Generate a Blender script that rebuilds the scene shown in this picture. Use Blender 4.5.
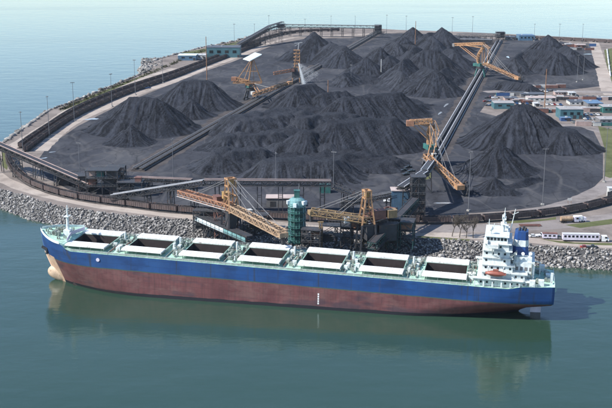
import bpy, bmesh, math, random
import numpy as np
from mathutils import Vector, Matrix
random.seed(7); np.random.seed(7)
R = math.radians
scn = bpy.context.scene
col = scn.collection
for o in list(bpy.data.objects): bpy.data.objects.remove(o)

# ------------------------------------------------------------------ camera
FPX = 1045.0; PITCH = math.atan(269 / FPX); CH = 150.0          # focal length in photo pixels, pitch, height (m)
cam = bpy.data.cameras.new('camera'); camo = bpy.data.objects.new('camera', cam); col.objects.link(camo)
cam.sensor_width = 36; cam.lens = FPX / 612 * 36; cam.clip_end = 60000; cam.clip_start = 1
camo.location = (0, 0, CH); camo.rotation_euler = (math.pi / 2 - PITCH, 0, 0)
scn.camera = camo
# ------------------------------------------------------------------ sky and sun
SUN_EL = R(42); SUN_AZ = R(252)          # azimuth clockwise from +Y (away from the camera): sun stands to the left, a little behind us
w = bpy.data.worlds.new('World'); scn.world = w; w.use_nodes = True
nt = w.node_tree; nt.nodes.clear()
sky = nt.nodes.new('ShaderNodeTexSky'); sky.sky_type = 'NISHITA'; sky.sun_disc = False
sky.sun_elevation = SUN_EL; sky.sun_rotation = SUN_AZ; sky.altitude = 100
sky.air_density = 1.0; sky.dust_density = 0.15; sky.ozone_density = 3.0
bg = nt.nodes.new('ShaderNodeBackground'); bg.inputs['Strength'].default_value = 0.125
wo = nt.nodes.new('ShaderNodeOutputWorld')
nt.links.new(sky.outputs[0], bg.inputs[0]); nt.links.new(bg.outputs[0], wo.inputs[0])
sl = bpy.data.lights.new('sun', 'SUN'); sl.energy = 4.6; sl.angle = R(0.53); sl.color = (1.0, 0.95, 0.87)
so = bpy.data.objects.new('sun', sl); col.objects.link(so)
sdir = Vector((math.sin(SUN_AZ) * math.cos(SUN_EL), math.cos(SUN_AZ) * math.cos(SUN_EL), math.sin(SUN_EL)))
so.rotation_euler = sdir.to_track_quat('Z', 'Y').to_euler()
so.location = (0, 500, 400)
vs = scn.view_settings; vs.view_transform = 'Standard'; vs.look = 'None'; vs.exposure = 0.78; vs.gamma = 1; vs.use_curve_mapping = False

# ------------------------------------------------------------------ pixel -> place
ZL = 6.0                                                         # height of the terminal's ground above the water
CP, SP = math.cos(PITCH), math.sin(PITCH)
def G(px, py, z=ZL):
    u = (px - 306) / FPX; v = (204 - py) / FPX
    dy = CP + v * SP; dz = -SP + v * CP; t = (z - CH) / dz
    return Vector((u * t, dy * t, z))
def zat(p, py):                                                  # height above point p that shows at photo row py
    k = (204 - py) / FPX
    return CH + p[1] * (k * CP - SP) / (CP + k * SP)

# ------------------------------------------------------------------ numpy value noise
def _h(i, j, s):
    n = (i.astype(np.int64) * 374761393 + j.astype(np.int64) * 668265263 + s * 974711) & 0xffffffff
    n = ((n ^ (n >> 13)) * 1274126177) & 0xffffffff
    return ((n ^ (n >> 16)) & 0xffff) / 65535.0
def vnoise(x, y, s=0):
    i = np.floor(x); j = np.floor(y); fx = x - i; fy = y - j
    fx = fx * fx * (3 - 2 * fx); fy = fy * fy * (3 - 2 * fy)
    a = _h(i, j, s); b = _h(i + 1, j, s); c = _h(i, j + 1, s); d = _h(i + 1, j + 1, s)
    return (a + (b - a) * fx) * (1 - fy) + (c + (d - c) * fx) * fy
def fbm(x, y, s=0, o=4):
    r = 0; a = .5
    for k in range(o): r = r + a * (vnoise(x * 2 ** k, y * 2 ** k, s + k) - .5) * 2; a *= .5
    return r

# ------------------------------------------------------------------ materials
M = {}
def new_mat(name):
    m = bpy.data.materials.new(name); m.use_nodes = True; M[name] = m
    return m, m.node_tree, m.node_tree.nodes['Principled BSDF']
def N(t, ty, **kw):
    n = t.nodes.new(ty)
    for k, v in kw.items():
        if hasattr(n, k): setattr(n, k, v)
        else: n.inputs[k].default_value = v
    return n
def ramp(t, fac, stops):
    r = t.nodes.new('ShaderNodeValToRGB'); t.links.new(fac, r.inputs[0]); e = r.color_ramp.elements
    while len(e) < len(stops): e.new(.5)
    for k, (p, c) in enumerate(stops):
        e[k].position = p; e[k].color = (c[0], c[1], c[2], 1) if isinstance(c, (tuple, list)) else (c, c, c, 1)
    return r.outputs[0]
def coords(t, kind='Object', scale=(1, 1, 1)):
    tc = t.nodes.new('ShaderNodeTexCoord'); mp = t.nodes.new('ShaderNodeMapping'); mp.inputs['Scale'].default_value = scale
    t.links.new(tc.outputs[kind], mp.inputs[0]); return mp.outputs[0]
def geo_pos(t, scale=(1, 1, 1)):
    tc = t.nodes.new('ShaderNodeNewGeometry'); mp = t.nodes.new('ShaderNodeMapping'); mp.inputs['Scale'].default_value = scale
    t.links.new(tc.outputs['Position'], mp.inputs[0]); return mp.outputs[0]
def noise(t, vec, scale, detail=4, rough=.6):
    n = N(t, 'ShaderNodeTexNoise'); n.inputs['Scale'].default_value = scale; n.inputs['Detail'].default_value = detail
    n.inputs['Roughness'].default_value = rough; t.links.new(vec, n.inputs['Vector']); return n.outputs[0]
def mixc(t, fac, a, b, mode='MIX'):
    n = t.nodes.new('ShaderNodeMix'); n.data_type = 'RGBA'; n.blend_type = mode
    for v, i in ((fac, 0), (a, 6), (b, 7)):
        if hasattr(v, 'is_output') or isinstance(v, bpy.types.NodeSocket): t.links.new(v, n.inputs[i])
        elif i == 0: n.inputs[0].default_value = v
        else: n.inputs[i].default_value = (v[0], v[1], v[2], 1)
    return n.outputs[2]
def math_n(t, op, a, b=None):
    n = t.nodes.new('ShaderNodeMath'); n.operation = op
    for v, i in ((a, 0), (b, 1)):
        if v is None: continue
        if isinstance(v, bpy.types.NodeSocket): t.links.new(v, n.inputs[i])
        else: n.inputs[i].default_value = v
    return n.outputs[0]
def bump(t, b, h, strength, dist):
    n = t.nodes.new('ShaderNodeBump'); n.inputs['Strength'].default_value = strength; n.inputs['Distance'].default_value = dist
    t.links.new(h, n.inputs['Height']); t.links.new(n.outputs[0], b.inputs['Normal'])
def paint(name, c, rough=.55, var=.35, scale=.35, rust=0.0, metal=0.0, streak=True):
    """weathered paint: blotches, vertical streaks and some rust"""
    m, t, b = new_mat(name)
    v = geo_pos(t); n1 = noise(t, v, scale, 5, .65)
    dark = tuple(x * (1 - var) for x in c); lite = tuple(min(1, x * (1 + var * .6)) for x in c)
    cc = ramp(t, n1, [(.3, dark), (.7, lite)])
    if streak:
        n2 = noise(t, geo_pos(t, (1.2, 1.2, .12)), 1.0, 3)
        cc = mixc(t, ramp(t, n2, [(.45, 0), (.75, .5)]), cc, tuple(x * .55 + .02 for x in c))
    if rust > 0:
        n3 = noise(t, geo_pos(t, (1, 1, .5)), .8, 5, .7)
        cc = mixc(t, ramp(t, n3, [(.62 - rust * .25, 0), (.72, .85)]), cc, (.14, .055, .025))
    t.links.new(cc, b.inputs['Base Color']); b.inputs['Roughness'].default_value = rough; b.inputs['Metallic'].default_value = metal
    return m
paint('orange', (.40, .225, .115), .6, .5, .5, .4)
paint('orange_dark', (.30, .15, .09), .6, .35, .4, .3)
paint('yellow', (.40, .25, .09), .6, .35, .4, .25)
paint('olive', (.27, .185, .095), .6, .35, .4, .3)
paint('teal', (.030, .125, .115), .55, .45, .3, .12)
paint('teal_blue', (.055, .14, .165), .55, .35, .2)
paint('teal_dark', (.018, .06, .06), .6, .4, .3, .15)
paint('teal_light', (.15, .30, .31), .5, .35, .3)
paint('blue_clad', (.075, .15, .23), .5, .25, .2)
paint('steel_dark', (.035, .037, .043), .6, .4, .4, .2)
paint('steel_grey', (.16, .16, .165), .55, .35, .4, .12)
paint('galv', (.42, .43, .44), .45, .2, .5)
paint('belt', (.045, .045, .05), .8, .3, .4)
paint('belt_cover', (.46, .47, .50), .5, .3, .25)
paint('rust_red', (.16, .075, .06), .7, .4, .5, .2)
paint('pinkish', (.42, .31, .28), .7, .3, .2)
paint('roof_grey', (.30, .29, .29), .7, .25, .08, streak=False)
paint('roof_pink', (.40, .33, .31), .7, .25, .08, streak=False)
paint('roof_dark', (.07, .08, .10), .7, .3, .08, streak=False)
paint('roof_blue', (.09, .16, .26), .6, .3, .08, streak=False)
paint('white_wall', (.48, .48, .46), .6, .2, .2)
paint('white_roof', (.50, .50, .50), .5, .12, .1, streak=False)
paint('pale_panel', (.62, .72, .74), .45, .12, .1, streak=False)
paint('wood', (.24, .125, .07), .85, .35, .6)
paint('pole_metal', (.13, .135, .15), .5, .3, .3)
paint('concrete', (.32, .31, .29), .85, .3, .15)
paint('ship_white', (.66, .71, .70), .45, .30, .5, .10)
paint('cover_white', (.80, .80, .77), .5, .22, .5, .16, streak=False)
paint('deck_green', (.40, .61, .50), .6, .4, .45, .18, streak=False)
paint('coaming_green', (.26, .42, .35), .6, .4, .5, .22)
paint('hold_dark', (.030, .022, .022), .9, .4, .3)
paint('deck_gear', (.23, .27, .24), .6, .5, .8, .3)
paint('funnel_blue', (.012, .055, .20), .4, .2, .3)
paint('boat_orange', (.27, .085, .06), .5, .2, .5)
paint('car_white', (.72, .72, .72), .3, .08, .3, streak=False)
paint('car_grey', (.20, .21, .22), .3, .1, .3, streak=False)
paint('car_dark', (.03, .032, .036), .3, .1, .3, streak=False)
paint('car_red', (.28, .03, .025), .3, .1, .3, streak=False)
paint('car_blue', (.03, .08, .20), .3, .1, .3, streak=False)
paint('lilac_white', (.62, .58, .68), .45, .12, .3)
paint('tan', (.36, .25, .16), .7, .4, .5, .3)
paint('tyre', (.015, .015, .016), .9, .2, 1, streak=False)
paint('rail_car', (.085, .062, .060), .7, .45, .35, .15)
paint('rail_steel', (.16, .14, .13), .5, .3, .3, streak=False)
paint('bark', (.10, .085, .07), .9, .3, 2, streak=False)
m, t, b = new_mat('glass'); b.inputs['Base Color'].default_value = (.012, .018, .022, 1); b.inputs['Roughness'].default_value = .08
m, t, b = new_mat('spray'); b.inputs['Base Color'].default_value = (.85, .88, .9, 1); b.inputs['Roughness'].default_value = .3; b.inputs['IOR'].default_value = 1.33; b.inputs['Transmission Weight'].default_value = .35

# coal: matt black-grey with fine rills
def coal(name, c0, c1, sc=.06, bstr=.7):
    m, t, b = new_mat(name)
    v = geo_pos(t)
    n1 = noise(t, v, sc, 6, .62); n2 = noise(t, v, .75, 5, .8)
    cc = ramp(t, n1, [(.32, c0), (.70, c1)])
    cc = mixc(t, ramp(t, n2, [(.46, 0), (.66, .8)]), cc, tuple(x * 2.3 for x in c1))
    n4 = noise(t, v, .35, 5, .75); cc = mixc(t, ramp(t, n4, [(.5, 0), (.72, .6)]), cc, tuple(x * .5 for x in c0))
    t.links.new(cc, b.inputs['Base Color']); b.inputs['Roughness'].default_value = .9
    b.inputs['Specular IOR Level'].default_value = .12
    at = N(t, 'ShaderNodeAttribute'); at.attribute_name = 'streak'
    if sc < .2: cc2 = mixc(t, ramp(t, at.outputs['Fac'], [(.40, .0), (.70, .75)]), cc, tuple(x * 2.9 for x in c1)); cc2 = mixc(t, ramp(t, at.outputs['Fac'], [(.24, .6), (.42, 0)]), cc2, tuple(x * .55 for x in c0)); t.links.new(cc2, b.inputs['Base Color'])
    bump(t, b, math_n(t, 'ADD', n2, math_n(t, 'MULTIPLY', n4, 1.2)), 1.0, 1.5)
coal('coal', (.0105, .0118, .0160), (.0215, .0240, .0315))
coal('coal_dull', (.014, .0155, .0205), (.027, .0298, .0380))
coal('coal_load', (.016, .016, .018), (.03, .03, .034), .3)

# yard floor: coal dust over gravel with wheel-tracked streaks
m, t, b = new_mat('yard_floor')
v = geo_pos(t); n1 = noise(t, v, .012, 6, .6); n2 = noise(t, geo_pos(t, (1.5, .5, 1)), .05, 5, .65); n3 = noise(t, v, .6, 4, .7)
cc = ramp(t, n1, [(.30, (.028, .031, .040)), (.52, (.046, .049, .060)), (.75, (.088, .090, .098))])
for sc_, seed_, rot_ in ((.010, 3.0, .5), (.016, 17.0, -.5), (.022, 41.0, 1.2)):
    mp = t.nodes.new('ShaderNodeMapping'); mp.inputs['Rotation'].default_value = (0, 0, rot_); mp.inputs['Location'].default_value = (seed_ * 10, seed_, 0); mp.inputs['Scale'].default_value = (1.2, .55, 1); t.links.new(v, mp.inputs[0])
    q = math_n(t, 'ABSOLUTE', math_n(t, 'SUBTRACT', noise(t, mp.outputs[0], sc_, 2, .5), .5))
    cc = mixc(t, ramp(t, q, [(.003, .30), (.014, 0)]), cc, (.11, .108, .11))
    q2 = math_n(t, 'ABSOLUTE', math_n(t, 'SUBTRACT', noise(t, mp.outputs[0], sc_ * 2.3, 2, .5), .47))
    cc = mixc(t, ramp(t, q2, [(.004, .35), (.016, 0)]), cc, (.016, .017, .021))
cc = mixc(t, ramp(t, n2, [(.52, 0), (.75, .6)]), cc, (.019, .020, .025))
cc = mixc(t, ramp(t, n3, [(.45, 0), (.8, .35)]), cc, (.085, .085, .09))
t.links.new(cc, b.inputs['Base Color']); b.inputs['Roughness'].default_value = .95; b.inputs['Specular IOR Level'].default_value = .05; bump(t, b, n3, .6, .4)
# tan gravel ground and roads
def gravel(name, a, c, sc=.03):
    m, t, b = new_mat(name); v = geo_pos(t); n1 = noise(t, v, sc, 6, .62); n3 = noise(t, v, .9, 4, .7)
    cc = ramp(t, n1, [(.3, a), (.7, c)]); cc = mixc(t, ramp(t, n3, [(.4, 0), (.8, .4)]), cc, tuple(x * .6 for x in a))
    n5 = noise(t, v, .055, 5, .7); cc = mixc(t, ramp(t, n5, [(.5, 0), (.68, .6)]), cc, tuple(x * .45 for x in a))
    t.links.new(cc, b.inputs['Base Color']); b.inputs['Roughness'].default_value = .95; b.inputs['Specular IOR Level'].default_value = .08; bump(t, b, n3, .35, .2)
gravel('ground_gravel', (.15, .13, .12), (.26, .225, .205))
gravel('road_tan', (.30, .255, .225), (.42, .37, .33))
gravel('road_grey', (.19, .17, .165), (.27, .245, .235))
gravel('ballast', (.055, .05, .052), (.10, .09, .088), .2)
gravel('bank_soil', (.06, .06, .065), (.12, .115, .11), .2)
gravel('grass', (.075, .088, .038), (.14, .145, .075), .05)
gravel('leaf', (.045, .05, .03), (.09, .09, .055), .3)
# rocks, tone per boulder
m, t, b = new_mat('rock'); at = N(t, 'ShaderNodeAttribute'); at.attribute_name = 'tone'
n3 = noise(t, geo_pos(t), 1.6, 4, .7)
cc = mixc(t, ramp(t, n3, [(.4, .0), (.8, .45)]), at.outputs['Color'], (.08, .075, .075))
t.links.new(cc, b.inputs['Base Color']); b.inputs['Roughness'].default_value = .9
# hull paint by height on the ship
m, t, b = new_mat('hull_paint')
tc = t.nodes.new('ShaderNodeTexCoord'); sep = t.nodes.new('ShaderNodeSeparateXYZ'); t.links.new(tc.outputs['Object'], sep.inputs[0])
gp = t.nodes.new('ShaderNodeNewGeometry'); sg = t.nodes.new('ShaderNodeSeparateXYZ'); t.links.new(gp.outputs['Position'], sg.inputs[0])
vob = coords(t, 'Object'); nb = noise(t, vob, .12, 5, .6)
st = noise(t, coords(t, 'Object', (.8, .8, .05)), 1.0, 4, .6)
blu = ramp(t, nb, [(.3, (.006, .040, .15)), (.7, (.011, .066, .225))])
red = ramp(t, nb, [(.3, (.105, .036, .040)), (.7, (.17, .066, .066))])
red = mixc(t, ramp(t, st, [(.45, 0), (.72, .5)]), red, (.05, .028, .032))
bl_ = noise(t, coords(t, 'Object', (.10, .10, .22)), 1.0, 6, .7)
red = mixc(t, ramp(t, bl_, [(.48, 0), (.66, .55)]), red, (.20, .115, .105))
sc = noise(t, coords(t, 'Object', (.05, .05, .16)), 1.0, 3, .5)
red = mixc(t, ramp(t, sc, [(.55, 0), (.64, .65)]), red, (.045, .035, .05))
wl = noise(t, vob, .25, 3); zz = math_n(t, 'ADD', sep.outputs[2], math_n(t, 'MULTIPLY', math_n(t, 'SUBTRACT', wl, .5), .5))
isblue = math_n(t, 'GREATER_THAN', zz, 10.1)
blu = mixc(t, ramp(t, st, [(.60, 0), (.8, .45)]), blu, (.10, .06, .04))
fade = noise(t, coords(t, 'Object', (.03, .03, .10)), 1.0, 4, .6)
blu = mixc(t, ramp(t, fade, [(.45, 0), (.7, .45)]), blu, (.035, .10, .22))
runs = noise(t, coords(t, 'Object', (.45, .45, .02)), 1.0, 2, .5)
blu = mixc(t, ramp(t, runs, [(.62, 0), (.70, .6)]), blu, (.03, .035, .035))
sm_ = noise(t, coords(t, 'Object', (.07, .07, .25)), 1.0, 5, .7)
blu = mixc(t, ramp(t, sm_, [(.52, 0), (.66, .5)]), blu, (.006, .025, .085))
cc = mixc(t, isblue, red, blu)
cx = t.nodes.new('ShaderNodeCombineXYZ'); t.links.new(sep.outputs[0], cx.inputs[0]); t.links.new(sep.outputs[2], cx.inputs[1])
bk = t.nodes.new('ShaderNodeTexBrick'); t.links.new(cx.outputs[0], bk.inputs['Vector']); bk.inputs['Scale'].default_value = 1.0; bk.inputs['Brick Width'].default_value = 9.5; bk.inputs['Row Height'].default_value = 2.5; bk.inputs['Mortar Size'].default_value = .07
bk.inputs['Color1'].default_value = (1, 1, 1, 1); bk.inputs['Color2'].default_value = (.86, .86, .86, 1); bk.inputs['Mortar'].default_value = (.62, .62, .62, 1)
cc = mixc(t, .8, cc, bk.outputs['Color'], 'MULTIPLY')
stripe = math_n(t, 'MULTIPLY', math_n(t, 'GREATER_THAN', zz, 9.7), math_n(t, 'LESS_THAN', zz, 10.1))
cc = mixc(t, stripe, cc, (.05, .08, .07))
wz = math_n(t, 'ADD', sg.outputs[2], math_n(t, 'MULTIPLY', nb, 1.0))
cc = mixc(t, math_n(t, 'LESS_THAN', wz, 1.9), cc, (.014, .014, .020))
# pale unpainted forefoot
s2 = math_n(t, 'ADD', math_n(t, 'ADD', sep.outputs[0], 113.0), math_n(t, 'MULTIPLY', zz, .22))
fore = math_n(t, 'MULTIPLY', math_n(t, 'LESS_THAN', s2, 12.0), math_n(t, 'LESS_THAN', zz, 10.6))
crm = ramp(t, st, [(.35, (.52, .40, .27)), (.65, (.42, .24, .17))])
cc = mixc(t, fore, cc, crm)
t.links.new(cc, b.inputs['Base Color']); b.inputs['Roughness'].default_value = .5
# water
m, t, b = new_mat('water')
v = geo_pos(t)
big = noise(t, geo_pos(t, (.35, 1, 1)), .010, 5, .6)
cc = ramp(t, big, [(.3, (.0185, .045, .031)), (.7, (.024, .053, .037))])
t.links.new(cc, b.inputs['Base Color']); b.inputs['IOR'].default_value = 1.5
wind = noise(t, geo_pos(t, (.25, 1, 1)), .006, 4, .55)
t.links.new(ramp(t, wind, [(.42, .02), (.62, .09)]), b.inputs['Roughness'])
w1 = noise(t, geo_pos(t, (.55, 1, 1)), .42, 5, .68); w2 = noise(t, geo_pos(t, (.6, 1, 1)), .06, 3, .5)
hh = math_n(t, 'ADD', math_n(t, 'MULTIPLY', w1, .21), math_n(t, 'MULTIPLY', w2, .9))
w3 = noise(t, geo_pos(t, (.5, 1, 1)), .14, 2, .5); hh = math_n(t, 'ADD', hh, math_n(t, 'MULTIPLY', w3, .35))
bump(t, b, hh, .5, .5)

# ------------------------------------------------------------------ mesh helpers
class Each:
    """like MB, but every shape becomes an object of its own"""
    def __init__(self): self.l = []
    def box(self, *a, **k): self.l.append(MB().box(*a, **k)); return self
    def bar(self, *a, **k): self.l.append(MB().bar(*a, **k)); return self
    def tube(self, *a, **k): self.l.append(MB().tube(*a, **k)); return self
    def build(self, *a): return [m.build(*a) for m in self.l]
class MB:
    def __init__(self): self.v = []; self.f = []
    def add(self, vs, fs):
        o = len(self.v); self.v += [tuple(p) for p in vs]; self.f += [tuple(i + o for i in f) for f in fs]
    def box(self, c, s, rz=0.0, ry=0.0):
        hx, hy, hz = s[0] / 2, s[1] / 2, s[2] / 2
        m = Matrix.Rotation(rz, 3, 'Z') @ Matrix.Rotation(ry, 3, 'Y'); c = Vector(c)
        vs = [c + m @ Vector((x, y, z)) for z in (-hz, hz) for x, y in ((-hx, -hy), (hx, -hy), (hx, hy), (-hx, hy))]
        self.add(vs, [(3, 2, 1, 0), (4, 5, 6, 7), (0, 1, 5, 4), (1, 2, 6, 5), (2, 3, 7, 6), (3, 0, 4, 7)]); return self
    def bar(self, p, q, w, h=None):
        p = Vector(p); q = Vector(q); h = h or w; d = q - p
        if d.length < 1e-4: return self
        d.normalize(); up = Vector((0, 0, 1)) if abs(d.z) < .97 else Vector((0, 1, 0))
        a = d.cross(up).normalized(); u = a.cross(d).normalized()
        vs = [e + a * x * w / 2 + u * y * h / 2 for e in (p, q) for x, y in ((-1, -1), (1, -1), (1, 1), (-1, 1))]
        self.add(vs, [(0, 1, 2, 3), (7, 6, 5, 4), (4, 5, 1, 0), (5, 6, 2, 1), (6, 7, 3, 2), (7, 4, 0, 3)]); return self
    def tube(self, p, q, r, r2=None, n=8, cap=True):
        p = Vector(p); q = Vector(q); r2 = r if r2 is None else r2; d = q - p
        if d.length < 1e-4: return self
        d.normalize(); up = Vector((0, 0, 1)) if abs(d.z) < .97 else Vector((0, 1, 0))
        a = d.cross(up).normalized(); u = a.cross(d)
        vs = []
        for e, rr in ((p, r), (q, r2)):
            for k in range(n): th = 2 * math.pi * k / n; vs.append(e + a * rr * math.cos(th) + u * rr * math.sin(th))
        fs = [(k, (k + 1) % n, n + (k + 1) % n, n + k) for k in range(n)]
        if cap: fs += [tuple(range(n - 1, -1, -1)), tuple(range(n, 2 * n))]
        self.add(vs, fs); return self
    def prism(self, poly, z0, z1):
        n = len(poly); vs = [(p[0], p[1], z0) for p in poly] + [(p[0], p[1], z1) for p in poly]
        self.add(vs, [tuple(range(n - 1, -1, -1)), tuple(range(n, 2 * n))] + [(k, (k + 1) % n, n + (k + 1) % n, n + k) for k in range(n)]); return self
    def truss(self, p, q, w, h, n, r, up=Vector((0, 0, 1)), floor=False):
        """box truss from p to q (centre of the bottom chord plane)"""
        p = Vector(p); q = Vector(q); d = (q - p).normalized(); a = d.cross(up).normalized(); u = a.cross(d)
        P = lambda k, x, y: p.lerp(q, k / n) + a * (x * w / 2) + u * (y * h)
        for x in (-1, 1):
            for y in (0, 1): self.bar(P(0, x, y), P(n, x, y), r * 1.35)
            for k in range(n + 1): self.bar(P(k, x, 0), P(k, x, 1), r)
            for k in range(n): self.bar(P(k, x, k % 2), P(k + 1, x, 1 - k % 2), r)
        for k in range(n + 1): self.bar(P(k, -1, 0), P(k, 1, 0), r); self.bar(P(k, -1, 1), P(k, 1, 1), r)
        if floor: self.bar(p, q, w * .9, .15)
        return self
    def build(self, name, mat, parent=None, smooth=False):
        me = bpy.data.meshes.new(name); me.from_pydata(self.v, [], self.f); me.update()
        me.materials.append(M[mat])
        if smooth: me.polygons.foreach_set('use_smooth', [True] * len(me.polygons))
        o = bpy.data.objects.new(name, me); col.objects.link(o)
        if parent: o.parent = parent
        return o
def tag(o, label=None, cat=None, group=None, kind=None):
    if label: o['label'] = label
    if cat: o['category'] = cat
    if group: o['group'] = group
    if kind: o['kind'] = kind
    return o
def empty(name, loc, label, cat, group=None, rz=0):
    o = bpy.data.objects.new(name, None); col.objects.link(o); o.location = loc; o.rotation_euler = (0, 0, rz); o.empty_display_size = 2
    return tag(o, label, cat, group)
def copy_tree(o, parent=None):
    c = o.copy(); col.objects.link(c); c.parent = parent
    for ch in o.children: copy_tree(ch, c)
    return c
def np_mesh(name, V, Fq, mat, smooth=False):
    me = bpy.data.meshes.new(name); k = Fq.shape[1]
    me.vertices.add(len(V)); me.vertices.foreach_set('co', V.astype(np.float32).ravel())
    me.loops.add(Fq.size); me.loops.foreach_set('vertex_index', Fq.astype(np.int32).ravel())
    me.polygons.add(len(Fq)); me.polygons.foreach_set('loop_start', np.arange(0, Fq.size, k, dtype=np.int32)); me.polygons.foreach_set('loop_total', np.full(len(Fq), k, dtype=np.int32))
    if smooth: me.polygons.foreach_set('use_smooth', np.ones(len(Fq), dtype=bool))
    me.update(calc_edges=True); me.materials.append(M[mat])
    return me
def spline(pts, step):
    """even samples on a Catmull-Rom curve through pts"""
    P = [Vector(p) for p in pts]; P = [P[0] * 2 - P[1]] + P + [P[-1] * 2 - P[-2]]; out = []
    for i in range(1, len(P) - 2):
        for k in range(24):
            s = k / 24; a, b_, c, d = P[i - 1:i + 3]
            out.append(.5 * ((2 * b_) + (c - a) * s + (2 * a - 5 * b_ + 4 * c - d) * s * s + (3 * b_ - a - 3 * c + d) * s ** 3))
    out.append(P[-2]); res = [out[0]]; need = step; acc = 0
    for i in range(1, len(out)):
        d = (out[i] - out[i - 1]).length
        while acc + d >= need:
            res.append(out[i - 1].lerp(out[i], (need - acc) / d)); need += step
        acc += d
    return res
def ribbon(name, pts, w, z, mat, kind='structure', parent=None, edge=0.0, step=6):
    c = spline(pts, step); L = []; Rr = []
    for i, p in enumerate(c):
        d = (c[min(i + 1, len(c) - 1)] - c[max(i - 1, 0)]); a = Vector((-d.y, d.x, 0)).normalized()
        e = (random.random() - .5) * edge; e2 = (random.random() - .5) * edge
        L.append((p.x + a.x * (w / 2 + e), p.y + a.y * (w / 2 + e), z)); Rr.append((p.x - a.x * (w / 2 + e2), p.y - a.y * (w / 2 + e2), z))
    n = len(c); mb = MB(); mb.add(L + Rr, [(i, n + i, n + i + 1, i + 1) for i in range(n - 1)])
    o = mb.build(name, mat, parent); tag(o, kind=kind); return o
def sheet(name, poly, z, mat, kind='structure'):
    bm = bmesh.new(); f = bm.faces.new([bm.verts.new((p[0], p[1], z)) for p in poly]); bmesh.ops.triangulate(bm, faces=[f])
    bmesh.ops.recalc_face_normals(bm, faces=bm.faces)
    if sum(f.normal.z for f in bm.faces) < 0: bmesh.ops.reverse_faces(bm, faces=bm.faces)
    me = bpy.data.meshes.new(name); bm.to_mesh(me); bm.free(); me.materials.append(M[mat])
    o = bpy.data.objects.new(name, me); col.objects.link(o); tag(o, kind=kind); return o
def gp_list(px, z=ZL): return [G(x, y, z) for x, y in px]

HAZE = 2.2e-5
# ================================================================== SETTING
# water to the horizon
mb = MB(); mb.add([(-30000, -3000, 0), (30000, -3000, 0), (30000, 45000, 0), (-30000, 45000, 0)], [(0, 1, 2, 3)])
tag(mb.build('water', 'water'), kind='structure')
# the terminal island
south = [(-45, 178), (-22, 184), (0, 190), (17, 193.5), (50, 205), (72, 208.5), (102, 213), (150, 217.5), (197, 221), (300, 230), (410, 237.5), (470, 241.5), (560, 247.5), (612, 250.5), (690, 255)]
north = [(720, 44), (612, 39), (560, 36.5), (500, 33.5), (455, 31.5), (400, 29.8), (378, 28.5), (340, 27.5), (300, 27.8), (285, 28.5), (272, 30.5), (250, 36.5), (235, 41), (204, 47), (187, 51.5), (160, 58.5), (146, 64), (150, 70.5), (112, 86), (75, 101), (50, 110), (20, 132), (0, 146), (-22, 156), (-48, 167)]
SO = gp_list(south); NO = gp_list(north)
east = [Vector((330, 455, ZL)), Vector((1600, 420, ZL)), Vector((1600, 1320, ZL))]
outline = SO + east + NO
sheet('terminal_ground', outline, ZL, 'ground_gravel')
# bank below the edge
def bank(name, edge, wid, closed=False):
    n = len(edge); nor = []
    for i in range(n):
        d = edge[min(i + 1, n - 1)] - edge[max(i - 1, 0)]; nor.append(Vector((d.y, -d.x, 0)).normalized())
    W = wid if hasattr(wid, '__len__') else [wid] * n
    lo = [edge[i] + nor[i] * W[i] - Vector((0, 0, ZL + 2.5)) for i in range(n)]
    mb = MB(); mb.add([tuple(e - nor[i] * .3 - Vector((0, 0, .01))) for i, e in enumerate(edge)] + [tuple(p) for p in lo], [(i, n + i, n + i + 1, i + 1) for i in range(n - 1)])
    o = mb.build(name, 'bank_soil'); tag(o, kind='structure')
    return o, edge, lo
SW = [22, 20, 18, 18, 18, 18, 18, 18, 18, 18, 18, 18, 17, 17, 17]
sbank, s_hi, s_lo = bank('riprap_bank', SO, SW)
nbank, n_hi, n_lo = bank('shore_bank', NO, 13)
# boulders
def rock_protos(n, sub):
    out = []
    for k in range(n):
        bm = bmesh.new(); bmesh.ops.create_icosphere(bm, subdivisions=sub, radius=1)
        ax = [random.uniform(.8, 1.7) for _ in range(2)] + [random.uniform(.7, 1.2)]
        pl = [(Vector((random.gauss(0, 1), random.gauss(0, 1), random.gauss(0, 1))).normalized(), random.uniform(.40, .72)) for _ in range(9)]
        for v in bm.verts:
            for nn, dd in pl:
                e = v.co.dot(nn) - dd
                if e > 0: v.co -= nn * e * .95
            v.co *= random.uniform(.93, 1.07)
            v.co = Vector((v.co.x * ax[0], v.co.y * ax[1], v.co.z * ax[2]))
        bm.verts.index_update(); bmesh.ops.triangulate(bm, faces=bm.faces)
        out.append((np.array([v.co[:] for v in bm.verts]), np.array([[v.index for v in f.verts] for f in bm.faces]))); bm.free()
    return out
def tone():
    r = random.random()
    g = random.uniform(.08, .14) if r < .28 else random.uniform(.15, .25) if r < .80 else random.uniform(.26, .42)
    return (g * 1.03, g * .99, g * .95)
def set_tone(me, arr):
    a = me.color_attributes.new('tone', 'FLOAT_COLOR', 'POINT')
    a.data.foreach_set('color', np.concatenate([arr, np.ones((len(arr), 1))], 1).astype(np.float32).ravel())
def scatter(hi, lo, spacing, s0, s1, i0=0, i1=None):
    res = []; i1 = i1 or len(hi) - 1
    for i in range(i0, i1):
        a, b_, c, d = hi[i], hi[i + 1], lo[i], lo[i + 1]
        n = int((a - b_).length * ((a - c).length * .78) / spacing ** 2)
        for _ in range(n):
            u, v = random.random(), random.random() * .80 - .03
            p = a.lerp(b_, u).lerp(c.lerp(d, u), v); s = random.uniform(s0, s1) * (1 + .5 * (random.random() < .1))
            res.append((p + Vector((0, 0, .25 * s)), s))
    return res
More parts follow.
